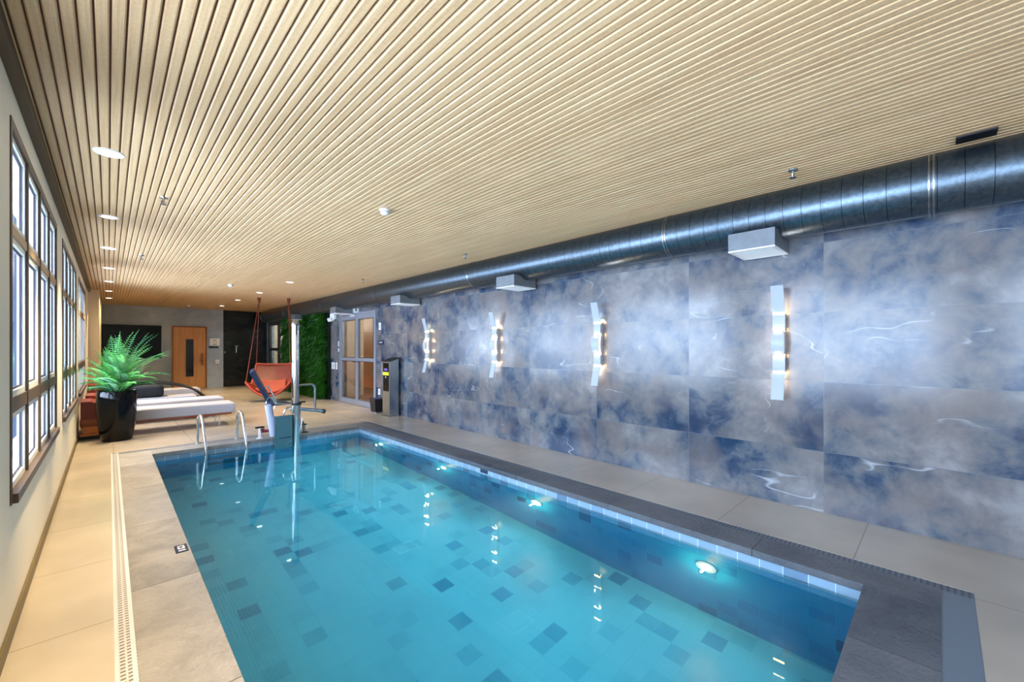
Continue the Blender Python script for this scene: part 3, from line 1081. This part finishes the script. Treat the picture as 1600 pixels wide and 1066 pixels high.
for k in range(16):
    a = 2 * PI * k / 16
    tube(b, [(0.048 * math.cos(a), 0.048 * math.sin(a), -0.03), (0.046 * math.cos(a), 0.046 * math.sin(a), -0.022)], 0.004, 6)
obj('vent_slots', b, 'galv_d', root)
for q, lab in sd[1:]:
    c = copy_tree(root); c.location = (q[0], q[1], ZC); c['label'] = lab

# underwater lights
ug = [(1.31, 'largest looking warm underwater lamp, nearest in the marble side pool wall'), (3.15, 'warm underwater lamp, second from the near end'),
      (4.94, 'warm underwater lamp, third from the near end, past the black depth plate'), (6.84, 'smallest looking underwater lamp, in the far corner of the pool')]
root = thing('pool_light', ug[0][1], 'pool light', (PX1, ug[0][0], -0.437), group='underwater pool lamps')
b = B(); tube(b, [(-0.012, 0, 0), (0, 0, 0)], 0.08, 32); obj('rim', b, 'white', root)
b = B(); tube(b, [(-0.018, 0, 0), (-0.012, 0, 0)], 0.04, 28); obj('lens', b, 'poolglow', root)
for y, lab in ug[1:]:
    c = copy_tree(root); c.location = (PX1, y, -0.437); c['label'] = lab
for y, _ in ug:
    lamp('pool_lamp', 'POINT', (PX1 - 0.10, y, -0.437), 6.5, (1.0, 0.82, 0.42), 0.008)
    lamp('pool_beam', 'SPOT', (PX1 - 0.06, y, -0.437), 72, (0.92, 0.97, 1.0), 0.008, rot=(0, math.radians(75), 0), angle=math.radians(150), blend=0.9)

# depth plates on the pool edge
def plate(name, loc, size, lab, m='navy_plate', marks=()):
    r_ = thing(name, lab, 'sign', loc)
    b = B(); box(b, -size[0] / 2, size[0] / 2, -size[1] / 2, size[1] / 2, 0, size[2]); obj('plate', b, m, r_)
    return r_
r = plate('depth_marker', (0.388, 3.945, 0.003), (0.075, 0.15, 0.003), 'small dark depth plate with pale marks on the window side coping')
for q in ((-0.02, 0.022, -0.052, -0.034), (-0.02, 0.022, -0.012, 0.002), (-0.02, -0.008, 0.004, 0.03), (0.008, 0.022, 0.004, 0.03), (-0.02, 0.022, 0.04, 0.052)):
    b = B(); box(b, *q, 0.003, 0.0045); obj('marking', b, 'grey_p', r)
r = plate('depth_marker', (3.488, 4.06, 0.003), (0.08, 0.14, 0.003), 'dark blue depth plate on the dark coping and border tiles by the marble wall')
b = B(); box(b, -0.054, -0.049, -0.07, 0.07, -0.10, -0.018); obj('tile_plate', b, 'navy_plate', r)

# ------------------------------------------------------------------ pool ladder
r = thing('pool_ladder', 'chrome pool ladder at the far end of the pool', 'ladder', (1.31, 7.72, 0))
for s in (-1, 1):
    x = s * 0.262
    b = B()
    tube(b, bend([(x - 0.055, 0.36, 0.0), (x - 0.05, 0.36, 0.42), (x - 0.035, 0.26, 0.47), (x - 0.02, 0.17, 0.43), (x, -0.03, -0.05), (x, -0.06, -0.9), (x, 0.02, -0.93)], 0.09, 8), 0.021, 16)
    obj('rail', b, 'chrome', r, smooth=True)
    b = B(); lathe(b, [(0.045, 0.0), (0.045, 0.012), (0.03, 0.02)], x - 0.055, 0.36); obj('anchor_flange', b, 'chrome', r, smooth=True)
for z in (-0.14, -0.42, -0.70):
    b = B(); box(b, -0.262, 0.262, -0.095, -0.015, z - 0.015, z + 0.012, 0.006); obj('step', b, 'steel', r)

# ------------------------------------------------------------------ pool lift
r = thing('pool_lift', 'stainless access lift with tall chrome mast at the far pool edge', 'pool lift', (2.30, 7.68, 0))
b = B(); tube(b, [(0, 0, -0.62), (0, 0, 0.55)], 0.072, 28); obj('sleeve', b, 'chrome', r, smooth=True)
b = B()
tube(b, [(-0.01, 0, 0.55), (-0.01, 0, 1.9)], 0.056, 28)
obj('mast', b, 'chrome', r, smooth=True)
b = B(); lathe(b, [(0.062, 1.88), (0.06, 1.93), (0.04, 1.97), (0.012, 1.985)], -0.01, 0); obj('mast_cap', b, 'steel', r, smooth=True)
b = B(); box(b, -0.022, 0.0, -0.066, -0.05, 1.72, 1.9, 0.003); obj('slot_cover', b, 'black', r)
b = B(); lathe(b, [(0.088, 0.53), (0.088, 0.56)]); box(b, 0.05, 0.14, -0.03, 0.03, 0.56, 0.58); obj('collar', b, 'black', r)
b = B(); box(b, -0.34, -0.075, -0.07, 0.0, -0.35, 0.37, 0.006); obj('drive_box', b, 'teal_box', r)
b = B(); box(b, -0.35, -0.34, -0.08, 0.01, -0.4, 0.38); obj('box_edge', b, 'steel', r)
b = B(); box(b, -0.28, -0.10, -0.085, -0.07, 0.0, 0.012); tube(b, [(-0.19, -0.09, 0.006), (-0.12, -0.09, 0.012)], 0.008, 8); obj('latch', b, 'navy_mesh', r)
b = B()
for zz, xx in ((-0.06, -0.14), (-0.1, -0.17), (-0.13, -0.13), (-0.07, -0.11)):
    tube(b, [(xx, -0.085, zz), (xx, -0.068, zz)], 0.009, 10)
obj('bolt', b, 'chrome', r)
b = B(); tube(b, [(-0.41, 0.05, 0.56), (-0.33, 0.05, 0.04)], 0.055, 24); obj('battery_tube', b, 'battery', r, smooth=True)
b = B(); tube(b, bend([(0.0, 0.1, 0.85), (0.31, 0.12, 0.86), (0.35, 0.12, 0.80), (0.35, 0.12, 0.38)], 0.06, 8), 0.018, 14); obj('push_rail', b, 'steel', r, smooth=True)
b = B(); tube(b, [(0.05, 0.08, 0.45), (0.48, 0.12, 0.36)], 0.032, 18); obj('swing_arm', b, 'chrome', r, smooth=True)
b = B(); tube(b, [(0.47, 0.12, 0.362), (0.52, 0.124, 0.352)], 0.042, 18); obj('arm_cap', b, 'galv_d', r, smooth=True)
# seat: navy sling back and thin seat on a chrome frame
sb = B()
P0 = [(-0.62, 0.0, 1.10), (-0.56, 0.0, 0.98), (-0.50, 0.0, 0.86), (-0.40, 0.0, 0.66), (-0.37, 0.0, 0.60)]
for i in range(len(P0) - 1):
    a, c_ = P0[i], P0[i + 1]
    vs = [sb.verts.new(v) for v in ((a[0] - 0.08, -0.05, a[2]), (a[0] + 0.02, 0.38, a[2] + 0.03), (c_[0] + 0.02, 0.38, c_[2] + 0.03), (c_[0] - 0.08, -0.05, c_[2]))]
    vs2 = [sb.verts.new(v.co + Vector((0.055, -0.0, 0.03))) for v in vs]
    for f in ((0, 1, 2, 3),): sb.faces.new([vs[k] for k in f])
    sb.faces.new([vs2[k] for k in (3, 2, 1, 0)])
    for k in range(4):
        sb.faces.new((vs[k], vs2[k], vs2[(k + 1) % 4], vs[(k + 1) % 4]))
bmesh.ops.remove_doubles(sb, verts=sb.verts, dist=0.0005)
obj('seat_back', sb, 'navy_mesh', r)
b = B(); box(b, -0.38, -0.08, -0.03, 0.38, 0.545, 0.575, 0.01); obj('seat', b, 'navy_mesh', r)
b = B()
tube(b, bend([(-0.48, -0.06, 0.88), (-0.44, -0.07, 0.88), (-0.34, -0.07, 0.66), (-0.32, -0.05, 0.60)], 0.03), 0.012, 10)
tube(b, bend([(-0.46, -0.04, 0.60), (-0.44, -0.04, 0.70), (-0.36, -0.04, 0.66), (-0.34, -0.04, 0.58), (0.0, -0.03, 0.54)], 0.03), 0.011, 10)
tube(b, [(-0.32, -0.02, 0.58), (-0.34, -0.02, 0.50)], 0.011, 10)
obj('seat_frame', b, 'chrome', r, smooth=True)
b = B()
tube(b, bend([(-0.05, -0.03, 0.48), (-0.16, -0.05, 0.50), (-0.2, -0.05, 0.44), (-0.21, -0.05, 0.36)], 0.05), 0.014, 12)
tube(b, [(-0.12, -0.05, 0.46), (-0.02, -0.06, 0.54)], 0.02, 12); tube(b, [(-0.08, -0.06, 0.40), (-0.06, -0.06, 0.52)], 0.024, 12)
obj('crank_linkage', b, 'chrome', r, smooth=True)
b = B(); tube(b, [(0.10, 0.0, 0.28), (0.05, -0.04, 0.02)], 0.012, 10); obj('stay_rod', b, 'chrome', r, smooth=True)

r = thing('valve_handle', 'small dark green valve handle on the coping right of the lift', 'valve', (2.47, 7.86, 0.003))
b = B(); tube(b, [(0, 0, 0), (0, 0, 0.2)], 0.012, 10); tube(b, [(0.03, 0, 0), (0.03, 0, 0.16)], 0.008, 8); obj('spindle', b, 'green_metal', r)
b = B(); box(b, -0.055, 0.055, -0.02, 0.02, 0.13, 0.16, 0.005); tube(b, [(-0.05, 0, 0.15), (-0.06, 0, 0.09)], 0.008, 8); obj('handle', b, 'green_metal', r)
b = B(); box(b, -0.04, 0.07, -0.04, 0.04, 0, 0.015); obj('foot', b, 'black', r)
r = thing('foot_bracket', 'small chrome bracket with dark red pads on the coping left of the lift', 'bracket', (1.80, 7.86, 0.003))
b = B(); box(b, -0.02, 0.01, -0.02, 0.02, 0, 0.17, 0.004); box(b, -0.05, 0.03, -0.03, 0.03, 0, 0.01); obj('post', b, 'white', r)
b = B(); box(b, -0.07, 0.06, -0.03, 0.03, 0.17, 0.195, 0.008); obj('top_pad', b, 'black', r)
b = B(); box(b, 0.012, 0.13, -0.03, 0.03, 0.09, 0.13, 0.008); box(b, 0.0, 0.06, -0.03, 0.03, 0.13, 0.16, 0.006); obj('red_pad', b, 'red', r)

# ------------------------------------------------------------------ potted palm
r = thing('potted_palm', 'bushy green fern-like palm in a tall glossy black planter', 'potted plant', (0.095, 9.36, 0))
b = B()
lathe(b, [(0.0, 0.0), (0.178, 0.0), (0.192, 0.02), (0.222, 0.22), (0.242, 0.48), (0.246, 0.66), (0.240, 0.80), (0.232, 0.81), (0.224, 0.80), (0.226, 0.66), (0.215, 0.60), (0.0, 0.60)], seg=56, cap=False)
obj('planter', b, 'black_gloss', r, smooth=True)
b = B(); lathe(b, [(0.0, 0.70), (0.224, 0.74), (0.224, 0.75), (0.12, 0.77), (0.0, 0.78)], cap=False); obj('soil', b, 'soil', r, smooth=True)

def frond(L, tilt, droop, width, seed):
    rnd = random.Random(seed)
    bm = B()
    n = 27
    pts = []
    for i in range(n + 1):
        t = i / n
        ang = tilt + droop * t ** 1.4
        pts.append((t, ang))
    p = Vector((0, 0, 0)); path = [p.copy()]
    for i in range(n):
        a = pts[i][1]
        p = p + Vector((math.sin(a), 0, math.cos(a))) * (L / n)
        path.append(p.copy())
    tube(bm, path[::3], [0.007 * (1 - 0.8 * i / 10) for i in range(len(path[::3]))], 5)
    for i in range(3, n + 1):
        t = i / n
        w = width * (math.sin(PI * min(1, 0.12 + t * 0.93)) ** 0.6) * (1 - 0.25 * t)
        d = (path[i] - path[i - 1]).normalized()
        up = Vector((-d.z, 0, d.x))
        for s in (-1, 1):
            for h in (0,):
                base = path[i] - d * (L / n) * h
                jit = rnd.uniform(-0.1, 0.1)
                dirv = (Vector((0, s, 0)) * 1.0 + d * (0.42 + jit) + up * 0.1).normalized()
                tip = base + dirv * w * rnd.uniform(0.85, 1.05) + Vector((0, 0, -0.18 * w))
                mid = base + (tip - base) * 0.5 + up * 0.012
                wv = d * 0.0065
                v = [bm.verts.new(q) for q in (base - wv * 0.5, base + wv * 0.5, mid + wv, tip, mid - wv)]
                try: bm.faces.new(v)
                except Exception: pass
    return bm
rnd = random.Random(11)
FM = [(1.12, 0.05, 0.5), (1.06, 0.16, 0.9), (0.95, 0.32, 1.15), (0.82, 0.54, 1.3), (0.62, 0.82, 1.2)]
ci = 0
for ring, (L, tilt, dr) in enumerate(FM):
    cnt = (10, 16, 20, 20, 15)[ring]
    for k in range(cnt):
        L2 = L * rnd.uniform(0.85, 1.1)
        rot = 2 * PI * k / cnt + ring * 0.4 + rnd.uniform(-0.15, 0.15)
        if math.cos(rot) < -0.2: L2 *= (1 - 0.38 * -math.cos(rot))
        fb = frond(L2, tilt + rnd.uniform(-0.08, 0.1), dr * rnd.uniform(0.8, 1.15), 0.14 * rnd.uniform(0.85, 1.1), ci)
        bmesh.ops.recalc_face_normals(fb, faces=fb.faces)
        f = obj('frond', fb, 'frond', r)
        f.location = (0.05 * math.cos(ci), 0.05 * math.sin(ci), 0.75)
        f.rotation_euler = (0, 0, rot)
        ci += 1

# ------------------------------------------------------------------ loungers
def mattress_bm(x0, x1, y0, y1, z0, z1):
    bm = B(); box(bm, x0, x1, y0, y1, z0, z1, 0.03); return bm
LG = 'pale grey sun loungers on reddish wood bases'
def lounger():
    root = thing('sun_lounger', 'nearest pale grey sun lounger behind the black planter, closest to the pool', 'sun lounger', (0.0, 10.02, 0), group=LG)
    obj('mattress', mattress_bm(0.33, 1.80, -0.31, 0.31, 0.235, 0.42), 'fabric', root, smooth=True)
    b = B(); box(b, -0.34, 1.74, -0.29, 0.29, 0.205, 0.235, 0.005); obj('base_board', b, 'red_wood', root)
    b = B(); box(b, -0.34, 0.28, -0.33, 0.33, 0.235, 0.33, 0.008); obj('side_shelf', b, 'red_wood', root)
    b = B()
    v = [(-0.33, 0.33), (0.30, 0.33), (0.30, 0.42), (-0.22, 0.62), (-0.33, 0.62)]
    lo = [b.verts.new((x, -0.33, z)) for x, z in v]; hi = [b.verts.new((x, 0.33, z)) for x, z in v]
    b.faces.new(lo); b.faces.new(hi)
    for i in range(5): b.faces.new((lo[i], lo[(i + 1) % 5], hi[(i + 1) % 5], hi[i]))
    obj('headrest_wedge', b, 'terracotta', root)
    b = B(); box(b, 0.2, 0.335, -0.27, 0.27, 0.25, 0.40, 0.03); obj('bolster', b, 'fabric', root, smooth=True)
    for x in (0.3, 1.55):
        for s in (-1, 1):
            b = B(); tube(b, [(x, s * 0.22, 0), (x, s * 0.22, 0.205)], 0.014, 12); obj('leg', b, 'chrome', root, smooth=True)
    b = B(); box(b, -0.34, -0.04, -0.3, 0.3, 0.0, 0.06); obj('plinth', b, 'black', root)
    b = B(); box(b, -0.34, 0.2, -0.32, 0.32, 0.06, 0.09, 0.004); obj('lower_board', b, 'orange_wood', root)
    b = B(); box(b, -0.3, -0.05, -0.28, 0.28, 0.09, 0.205, 0.004); obj('drawer_box', b, 'orange_wood', root)
    return root
l0 = lounger()
c = copy_tree(l0); c.location = (0.02, 11.25, 0); c['label'] = 'second pale grey sun lounger, just behind the nearest one'
c = copy_tree(l0); c.location = (-0.02, 14.25, 0); c['label'] = 'farthest pale grey sun lounger, behind the dark curved chaise'

# dark curved chaise
r = thing('curved_chaise', 'dark chaise with sweeping black bent arms and a navy bolster cushion', 'chaise', (0.9, 12.75, 0))
for s in (-1, 1):
    b = B()
    tube(b, smooth_path([(-0.85, s * 0.33, 0.62), (-0.3, s * 0.34, 0.70), (0.15, s * 0.34, 0.66), (0.55, s * 0.33, 0.52), (0.80, s * 0.32, 0.30)]), 0.024, 12)
    obj('arm', b, 'black', r, smooth=True)
    b = B()
    tube(b, smooth_path([(-0.95, s * 0.32, 0.10), (-0.4, s * 0.32, 0.24), (0.2, s * 0.32, 0.30), (0.80, s * 0.32, 0.26)]), 0.028, 12)
    obj('side_rail', b, 'black', r, smooth=True)
    for x, zt in ((-0.6, 0.2), (0.55, 0.28)):
        b = B(); tube(b, [(x, s * 0.32, 0.0), (x, s * 0.32, zt)], 0.02, 10); obj('leg', b, 'black', r, smooth=True)
b = B()
for k in range(13):
    x = -0.85 + k * 0.13
    box(b, x, x + 0.09, -0.31, 0.31, 0.245 + 0.03 * math.sin(k / 12 * PI), 0.262 + 0.03 * math.sin(k / 12 * PI))
obj('slat_seat', b, 'galv_d', r)
b = B(); box(b, -0.45, 0.62, -0.28, 0.28, 0.295, 0.37, 0.03); obj('seat_cushion', b, 'fabric', r, smooth=True)
b = B(); box(b, -0.72, 0.02, -0.27, 0.27, 0.36, 0.66, 0.10); obj('bolster_cushion', b, 'navy', r, smooth=True)

# ------------------------------------------------------------------ hanging chair
r = thing('hanging_chair', 'large terracotta leather swing seat hung on brown ropes', 'hanging chair', (3.42, 13.5, 0))
def shell(s, t, off=0.0, k=1.0):
    # s -1..1 across, t 0 front .. 1 back
    a = t
    d = -0.46 + 0.80 * a - 0.10 * max(0, a - 0.6) * abs(s)
    zm = 0.17 + 0.0 * a + 0.84 * max(0.0, (a - 0.45) / 0.55) ** 1.35
    side = (0.38 * (1 - a) + 0.30 * (1 - abs(2 * a - 1)) * 0.25 + 0.03 * a)
    z = zm + side * abs(s) ** 2.2
    wdt = 0.50 + 0.06 * (1 - a)
    x = s * wdt * k
    y = d + 0.10 * (1 - s * s) * (a > 0.5) * (a - 0.5) - 0.06 * (1 - s * s) * (1 - a)
    return Vector((x, y, z + off))
def grid(fn, ns, nt, th):
    bm = B()
    up = [[bm.verts.new(fn(-1 + 2 * i / ns, j / nt)) for j in range(nt + 1)] for i in range(ns + 1)]
    for i in range(ns):
        for j in range(nt):
            bm.faces.new((up[i][j], up[i + 1][j], up[i + 1][j + 1], up[i][j + 1]))
    return bm
def rotz(o, a): o.rotation_euler = (0, 0, a)
RA = math.radians(-28)
b = grid(shell, 24, 24, 0)
o = obj('seat_shell', b, 'terracotta', r, smooth=True); rotz(o, RA)
md = o.modifiers.new('thick', 'SOLIDIFY'); md.thickness = 0.035; md.offset = 0
b = grid(lambda s, t: shell(s * 0.66, 0.18 + 0.52 * t, 0.05 + 0.03 * (1 - s * s)), 16, 16, 0)
o = obj('seat_cushion', b, 'terracotta_l', r, smooth=True); rotz(o, RA)
md = o.modifiers.new('thick', 'SOLIDIFY'); md.thickness = 0.06; md.offset = 0
rim = [shell(-1 + 2 * i / 24, 0) for i in range(25)] + [shell(1, j / 24) for j in range(1, 25)] + [shell(1 - 2 * i / 24, 1) for i in range(1, 25)] + [shell(-1, 1 - j / 24) for j in range(1, 25)]
b = B(); tube(b, rim, 0.03, 10); o = obj('rolled_rim', b, 'terracotta_l', r, smooth=True); rotz(o, RA)
rm = Matrix.Rotation(RA, 4, 'Z')
for s, hx_, hy_ in ((-1, -0.30, 0.22), (1, 0.36, -0.20)):
    hp = Vector((hx_, hy_, ZC - 0.06))
    for t in (0.02, 0.98):
        q = rm @ shell(s, t)
        b = B(); tube(b, [q, q + (hp - q) * 0.5 + Vector((0, 0, -0.01)), hp], 0.011, 8); obj('rope', b, 'rope', r, smooth=True)
    b = B(); lathe(b, [(0.012, ZC - 0.16), (0.035, ZC - 0.12), (0.045, ZC - 0.05), (0.03, ZC - 0.03), (0.06, ZC - 0.01), (0.06, ZC)], hx_, hy_, 16); obj('rope_knot', b, 'rope', r, smooth=True)

# ------------------------------------------------------------------ green wall
rnd = random.Random(5)
b = B()
for k in range(9000):
    y = rnd.uniform(12.47, 16.30); z = rnd.uniform(0.04, 2.66)
    L = rnd.uniform(0.16, 0.36); w = rnd.uniform(0.014, 0.03)
    base = Vector((XR - 0.06 - rnd.uniform(0, 0.06), y, z))
    a = rnd.gauss(0, 0.7)
    out = rnd.uniform(0.3, 0.9)
    d = Vector((-out, math.sin(a) * 0.8, rnd.uniform(-0.3, 0.5))).normalized()
    m1 = base + d * L * 0.5
    tip = base + d * L * 0.85 + Vector((0, 0, -L * rnd.uniform(0.2, 0.6)))
    if tip.z < 0.01: tip.z = 0.01
    sd_ = d.cross(Vector((0, 0, 1))).normalized() * w
    v = [b.verts.new(q) for q in (base, m1 + sd_, tip, m1 - sd_)]
    b.faces.new((v[0], v[1], v[2])); b.faces.new((v[0], v[2], v[3]))
r = thing('green_wall', 'dense leafy living wall panel beside the double glass door', 'plant wall', (0, 0, 0))
o = obj('foliage', b, 'moss', r); o['kind'] = 'stuff'
b = B(); box(b, XR - 0.08, XR, 12.45, 16.3, 0.0, 2.68); obj('planting_panel', b, mat('dark planting felt', (14, 30, 12), 0.95), r)

# ------------------------------------------------------------------ turnstile post and small items by the marble wall
r = thing('steel_pedestal', 'brushed steel pedestal with black face and yellow label', 'pedestal', (4.50, 8.52, 0))
b = B()
v = [(-0.11, 0.0), (0.11, 0.0), (0.11, 1.27), (-0.11, 1.20)]
lo = [b.verts.new((x, -0.16, z)) for x, z in v]; hi = [b.verts.new((x, 0.16, z)) for x, z in v]
b.faces.new(lo); b.faces.new(hi)
for i in range(4): b.faces.new((lo[i], lo[(i + 1) % 4], hi[(i + 1) % 4], hi[i]))
obj('body', b, 'steel', r)
b = B()
v = [(-0.135, 1.195), (0.125, 1.27), (0.125, 1.29), (-0.135, 1.215)]
lo = [b.verts.new((x, -0.18, z)) for x, z in v]; hi = [b.verts.new((x, 0.18, z)) for x, z in v]
b.faces.new(lo); b.faces.new(hi)
for i in range(4): b.faces.new((lo[i], lo[(i + 1) % 4], hi[(i + 1) % 4], hi[i]))
obj('top_plate', b, 'black', r)
b = B(); box(b, -0.116, -0.11, -0.12, 0.12, 0.55, 1.17); obj('black_face', b, 'black_gloss', r)
b = B(); box(b, -0.121, -0.116, -0.13, 0.13, 0.90, 0.97); obj('yellow_label', b, 'yellow', r)
b = B(); box(b, -0.119, -0.116, -0.07, 0.07, 1.0, 1.05); obj('violet_label', b, 'purple', r)
b = B(); tube(b, [(-0.121, 0, 0.86), (-0.115, 0, 0.86)], 0.018, 12); obj('button', b, 'white', r)
b = B(); box(b, -0.14, 0.14, -0.19, 0.19, 0, 0.006); obj('floor_plate', b, 'steel', r)

r = thing('waste_bin', 'small black square bin beside the steel pedestal', 'bin', (4.50, 9.13, 0))
b = B()
for z0, z1, s0, s1 in ((0.03, 0.32, 0.115, 0.14),):
    lo = [b.verts.new((x * s0, y * s0, z0)) for x, y in ((-1, -1), (1, -1), (1, 1), (-1, 1))]
    hi = [b.verts.new((x * s1, y * s1, z1)) for x, y in ((-1, -1), (1, -1), (1, 1), (-1, 1))]
    b.faces.new(lo); b.faces.new(hi)
    for i in range(4): b.faces.new((lo[i], lo[(i + 1) % 4], hi[(i + 1) % 4], hi[i]))
obj('body', b, 'black', r)
b = B(); box(b, -0.145, 0.145, -0.145, 0.145, 0.31, 0.33, 0.004); obj('rim', b, 'navy_plate', r)
for x in (-0.09, 0.09):
    for y in (-0.09, 0.09):
        b = B(); tube(b, [(x, y, 0), (x, y, 0.03)], 0.012, 8); obj('foot', b, 'steel', r)

def wallplate(name, y, z, w, h, lab, cat, m='white', insert=None, group=None):
    rr = thing(name, lab, cat, (XR, y, z), group=group)
    b = B(); box(b, -0.012, 0, -w / 2, w / 2, -h / 2, h / 2, 0.002); obj('plate', b, m, rr)
    if insert:
        b = B(); box(b, -0.016, -0.012, -w * 0.25, w * 0.25, -h * 0.3, h * 0.3); obj('insert', b, insert, rr)
    return rr
wallplate('emergency_button', 9.36, 2.02, 0.09, 0.17, 'white upright plate high on the wall right of the double door', 'switch', insert='grey_p')
w_ = wallplate('door_sign', 9.30, 1.635, 0.26, 0.11, 'small navy sign plate right of the double glass door', 'sign', m='navy_plate')
b = B(); box(b, -0.015, -0.012, -0.08, 0.08, -0.012, 0.012); obj('lettering', b, 'grey_p', w_)
wallplate('power_socket', 9.39, 0.45, 0.09, 0.14, 'white socket low on the wall just above the black bin', 'socket', insert='grey_p')
for y, lab in ((12.32, 'white switch plate touching the green wall edge, left of three'), (12.18, 'middle of three white switch plates left of the double door'), (12.0, 'white switch plate nearest the double door, right of three')):
    wallplate('light_switch', y, 0.99, 0.08, 0.19, lab, 'switch', insert='grey_p', group='three switches left of the double door')
wallplate('access_reader', 11.86, 1.62, 0.06, 0.14, 'slim white reader just left of the double door', 'reader', insert='grey_p')
wallplate('access_button', 11.86, 1.44, 0.05, 0.09, 'small pale button below the slim white reader', 'button', insert='grey_p')
r = thing('exit_sign', 'small white sign with dark marks above the double glass door', 'sign', (XR - 0.03, 10.66, 2.50))
b = B(); box(b, -0.02, 0.03, -0.13, 0.13, -0.07, 0.07); obj('plate', b, 'white', r)
b = B(); box(b, -0.023, -0.02, -0.1, -0.01, -0.05, 0.05); obj('marking', b, 'galv_d', r)
b = B(); box(b, -0.023, -0.02, 0.03, 0.075, -0.05, -0.035); box(b, -0.023, -0.02, 0.03, 0.075, 0.035, 0.05); box(b, -0.023, -0.02, 0.075, 0.09, -0.05, 0.05)
obj('lettering', b, 'galv_d', r)
r = thing('emergency_light', 'white twin emergency light on the marble wall beside the green wall top', 'emergency light', (XR, 12.15, 2.36))
b = B(); box(b, -0.09, 0, -0.14, 0.14, -0.04, 0.12, 0.02); obj('body', b, 'white', r, smooth=True)
for s in (-1, 1):
    b = B(); tube(b, [(-0.16, s * 0.07, -0.06), (-0.06, s * 0.07, -0.03)], 0.055, 16); obj('lamp_head', b, 'white', r, smooth=True)

# far wall items
r = thing('wall_screen', 'wide dark screen set in the grey far wall behind the palm', 'screen', (0.57, YF, 1.715))
b = B(); box(b, -0.765, 0.765, -0.03, 0.0, -0.575, 0.575); obj('panel', b, 'screen', r)
b = B()
box(b, -0.79, -0.765, -0.035, 0, -0.60, 0.60); box(b, 0.765, 0.79, -0.035, 0, -0.60, 0.60); box(b, -0.765, 0.765, -0.035, 0, -0.60, -0.575); box(b, -0.765, 0.765, -0.035, 0, 0.575, 0.60)
obj('bezel', b, 'concrete', r)
r = thing('control_panel', 'white rounded wall panel with dark display right of the oak door', 'control panel', (2.88, YF, 1.73))
b = B(); box(b, -0.155, 0.155, -0.04, 0, -0.14, 0.14, 0.03); obj('casing', b, 'white', r, smooth=True)
b = B(); box(b, -0.06, 0.06, -0.045, -0.038, 0.05, 0.075); box(b, -0.09, 0.09, -0.045, -0.038, -0.02, -0.005); box(b, -0.06, 0.06, -0.045, -0.038, -0.10, -0.075); obj('display', b, 'galv_d', r)
r = thing('name_plate', 'dark navy name plate beneath the white wall panel', 'sign', (2.86, YF, 1.53))
b = B(); box(b, -0.16, 0.14, -0.015, 0, -0.035, 0.035); obj('plate', b, 'navy_plate', r)
r = thing('light_switch', 'white square switch on the grey wall beside the black shower', 'switch', (2.97, YF, 0.985))
b = B(); box(b, -0.06, 0.06, -0.012, 0, -0.07, 0.07, 0.003); obj('plate', b, 'white', r)
b = B(); box(b, -0.018, 0.018, -0.017, -0.012, -0.03, 0.03); obj('rocker', b, 'grey_p', r)
r = thing('shower_mixer', 'chrome hand shower on the black tiled far wall', 'shower', (3.60, YF + 0.12, 1.45))
b = B(); tube(b, [(-0.06, -0.03, 0.13), (0.06, -0.03, 0.13)], 0.02, 12); obj('mixer_bar', b, 'chrome', r, smooth=True)
b = B(); tube(b, [(0, -0.05, 0.07), (0, -0.05, -0.14)], 0.017, 12); obj('hand_shower', b, 'chrome', r, smooth=True)
b = B(); tube(b, [(0, 0, 0.13), (0, -0.05, 0.13), (0, -0.05, 0.07)], 0.008, 8); obj('hose', b, 'chrome', r, smooth=True)
r = thing('wall_valve', 'tiny chrome valve at the left edge of the black shower wall', 'valve', (3.22, YF + 0.12, 1.33))
b = B(); tube(b, [(0, 0, 0), (0, -0.05, 0)], 0.03, 14); obj('body', b, 'chrome', r, smooth=True)
b = B(); tube(b, [(0, -0.05, 0), (0, -0.06, 0.05)], 0.008, 8); obj('lever', b, 'chrome', r, smooth=True)
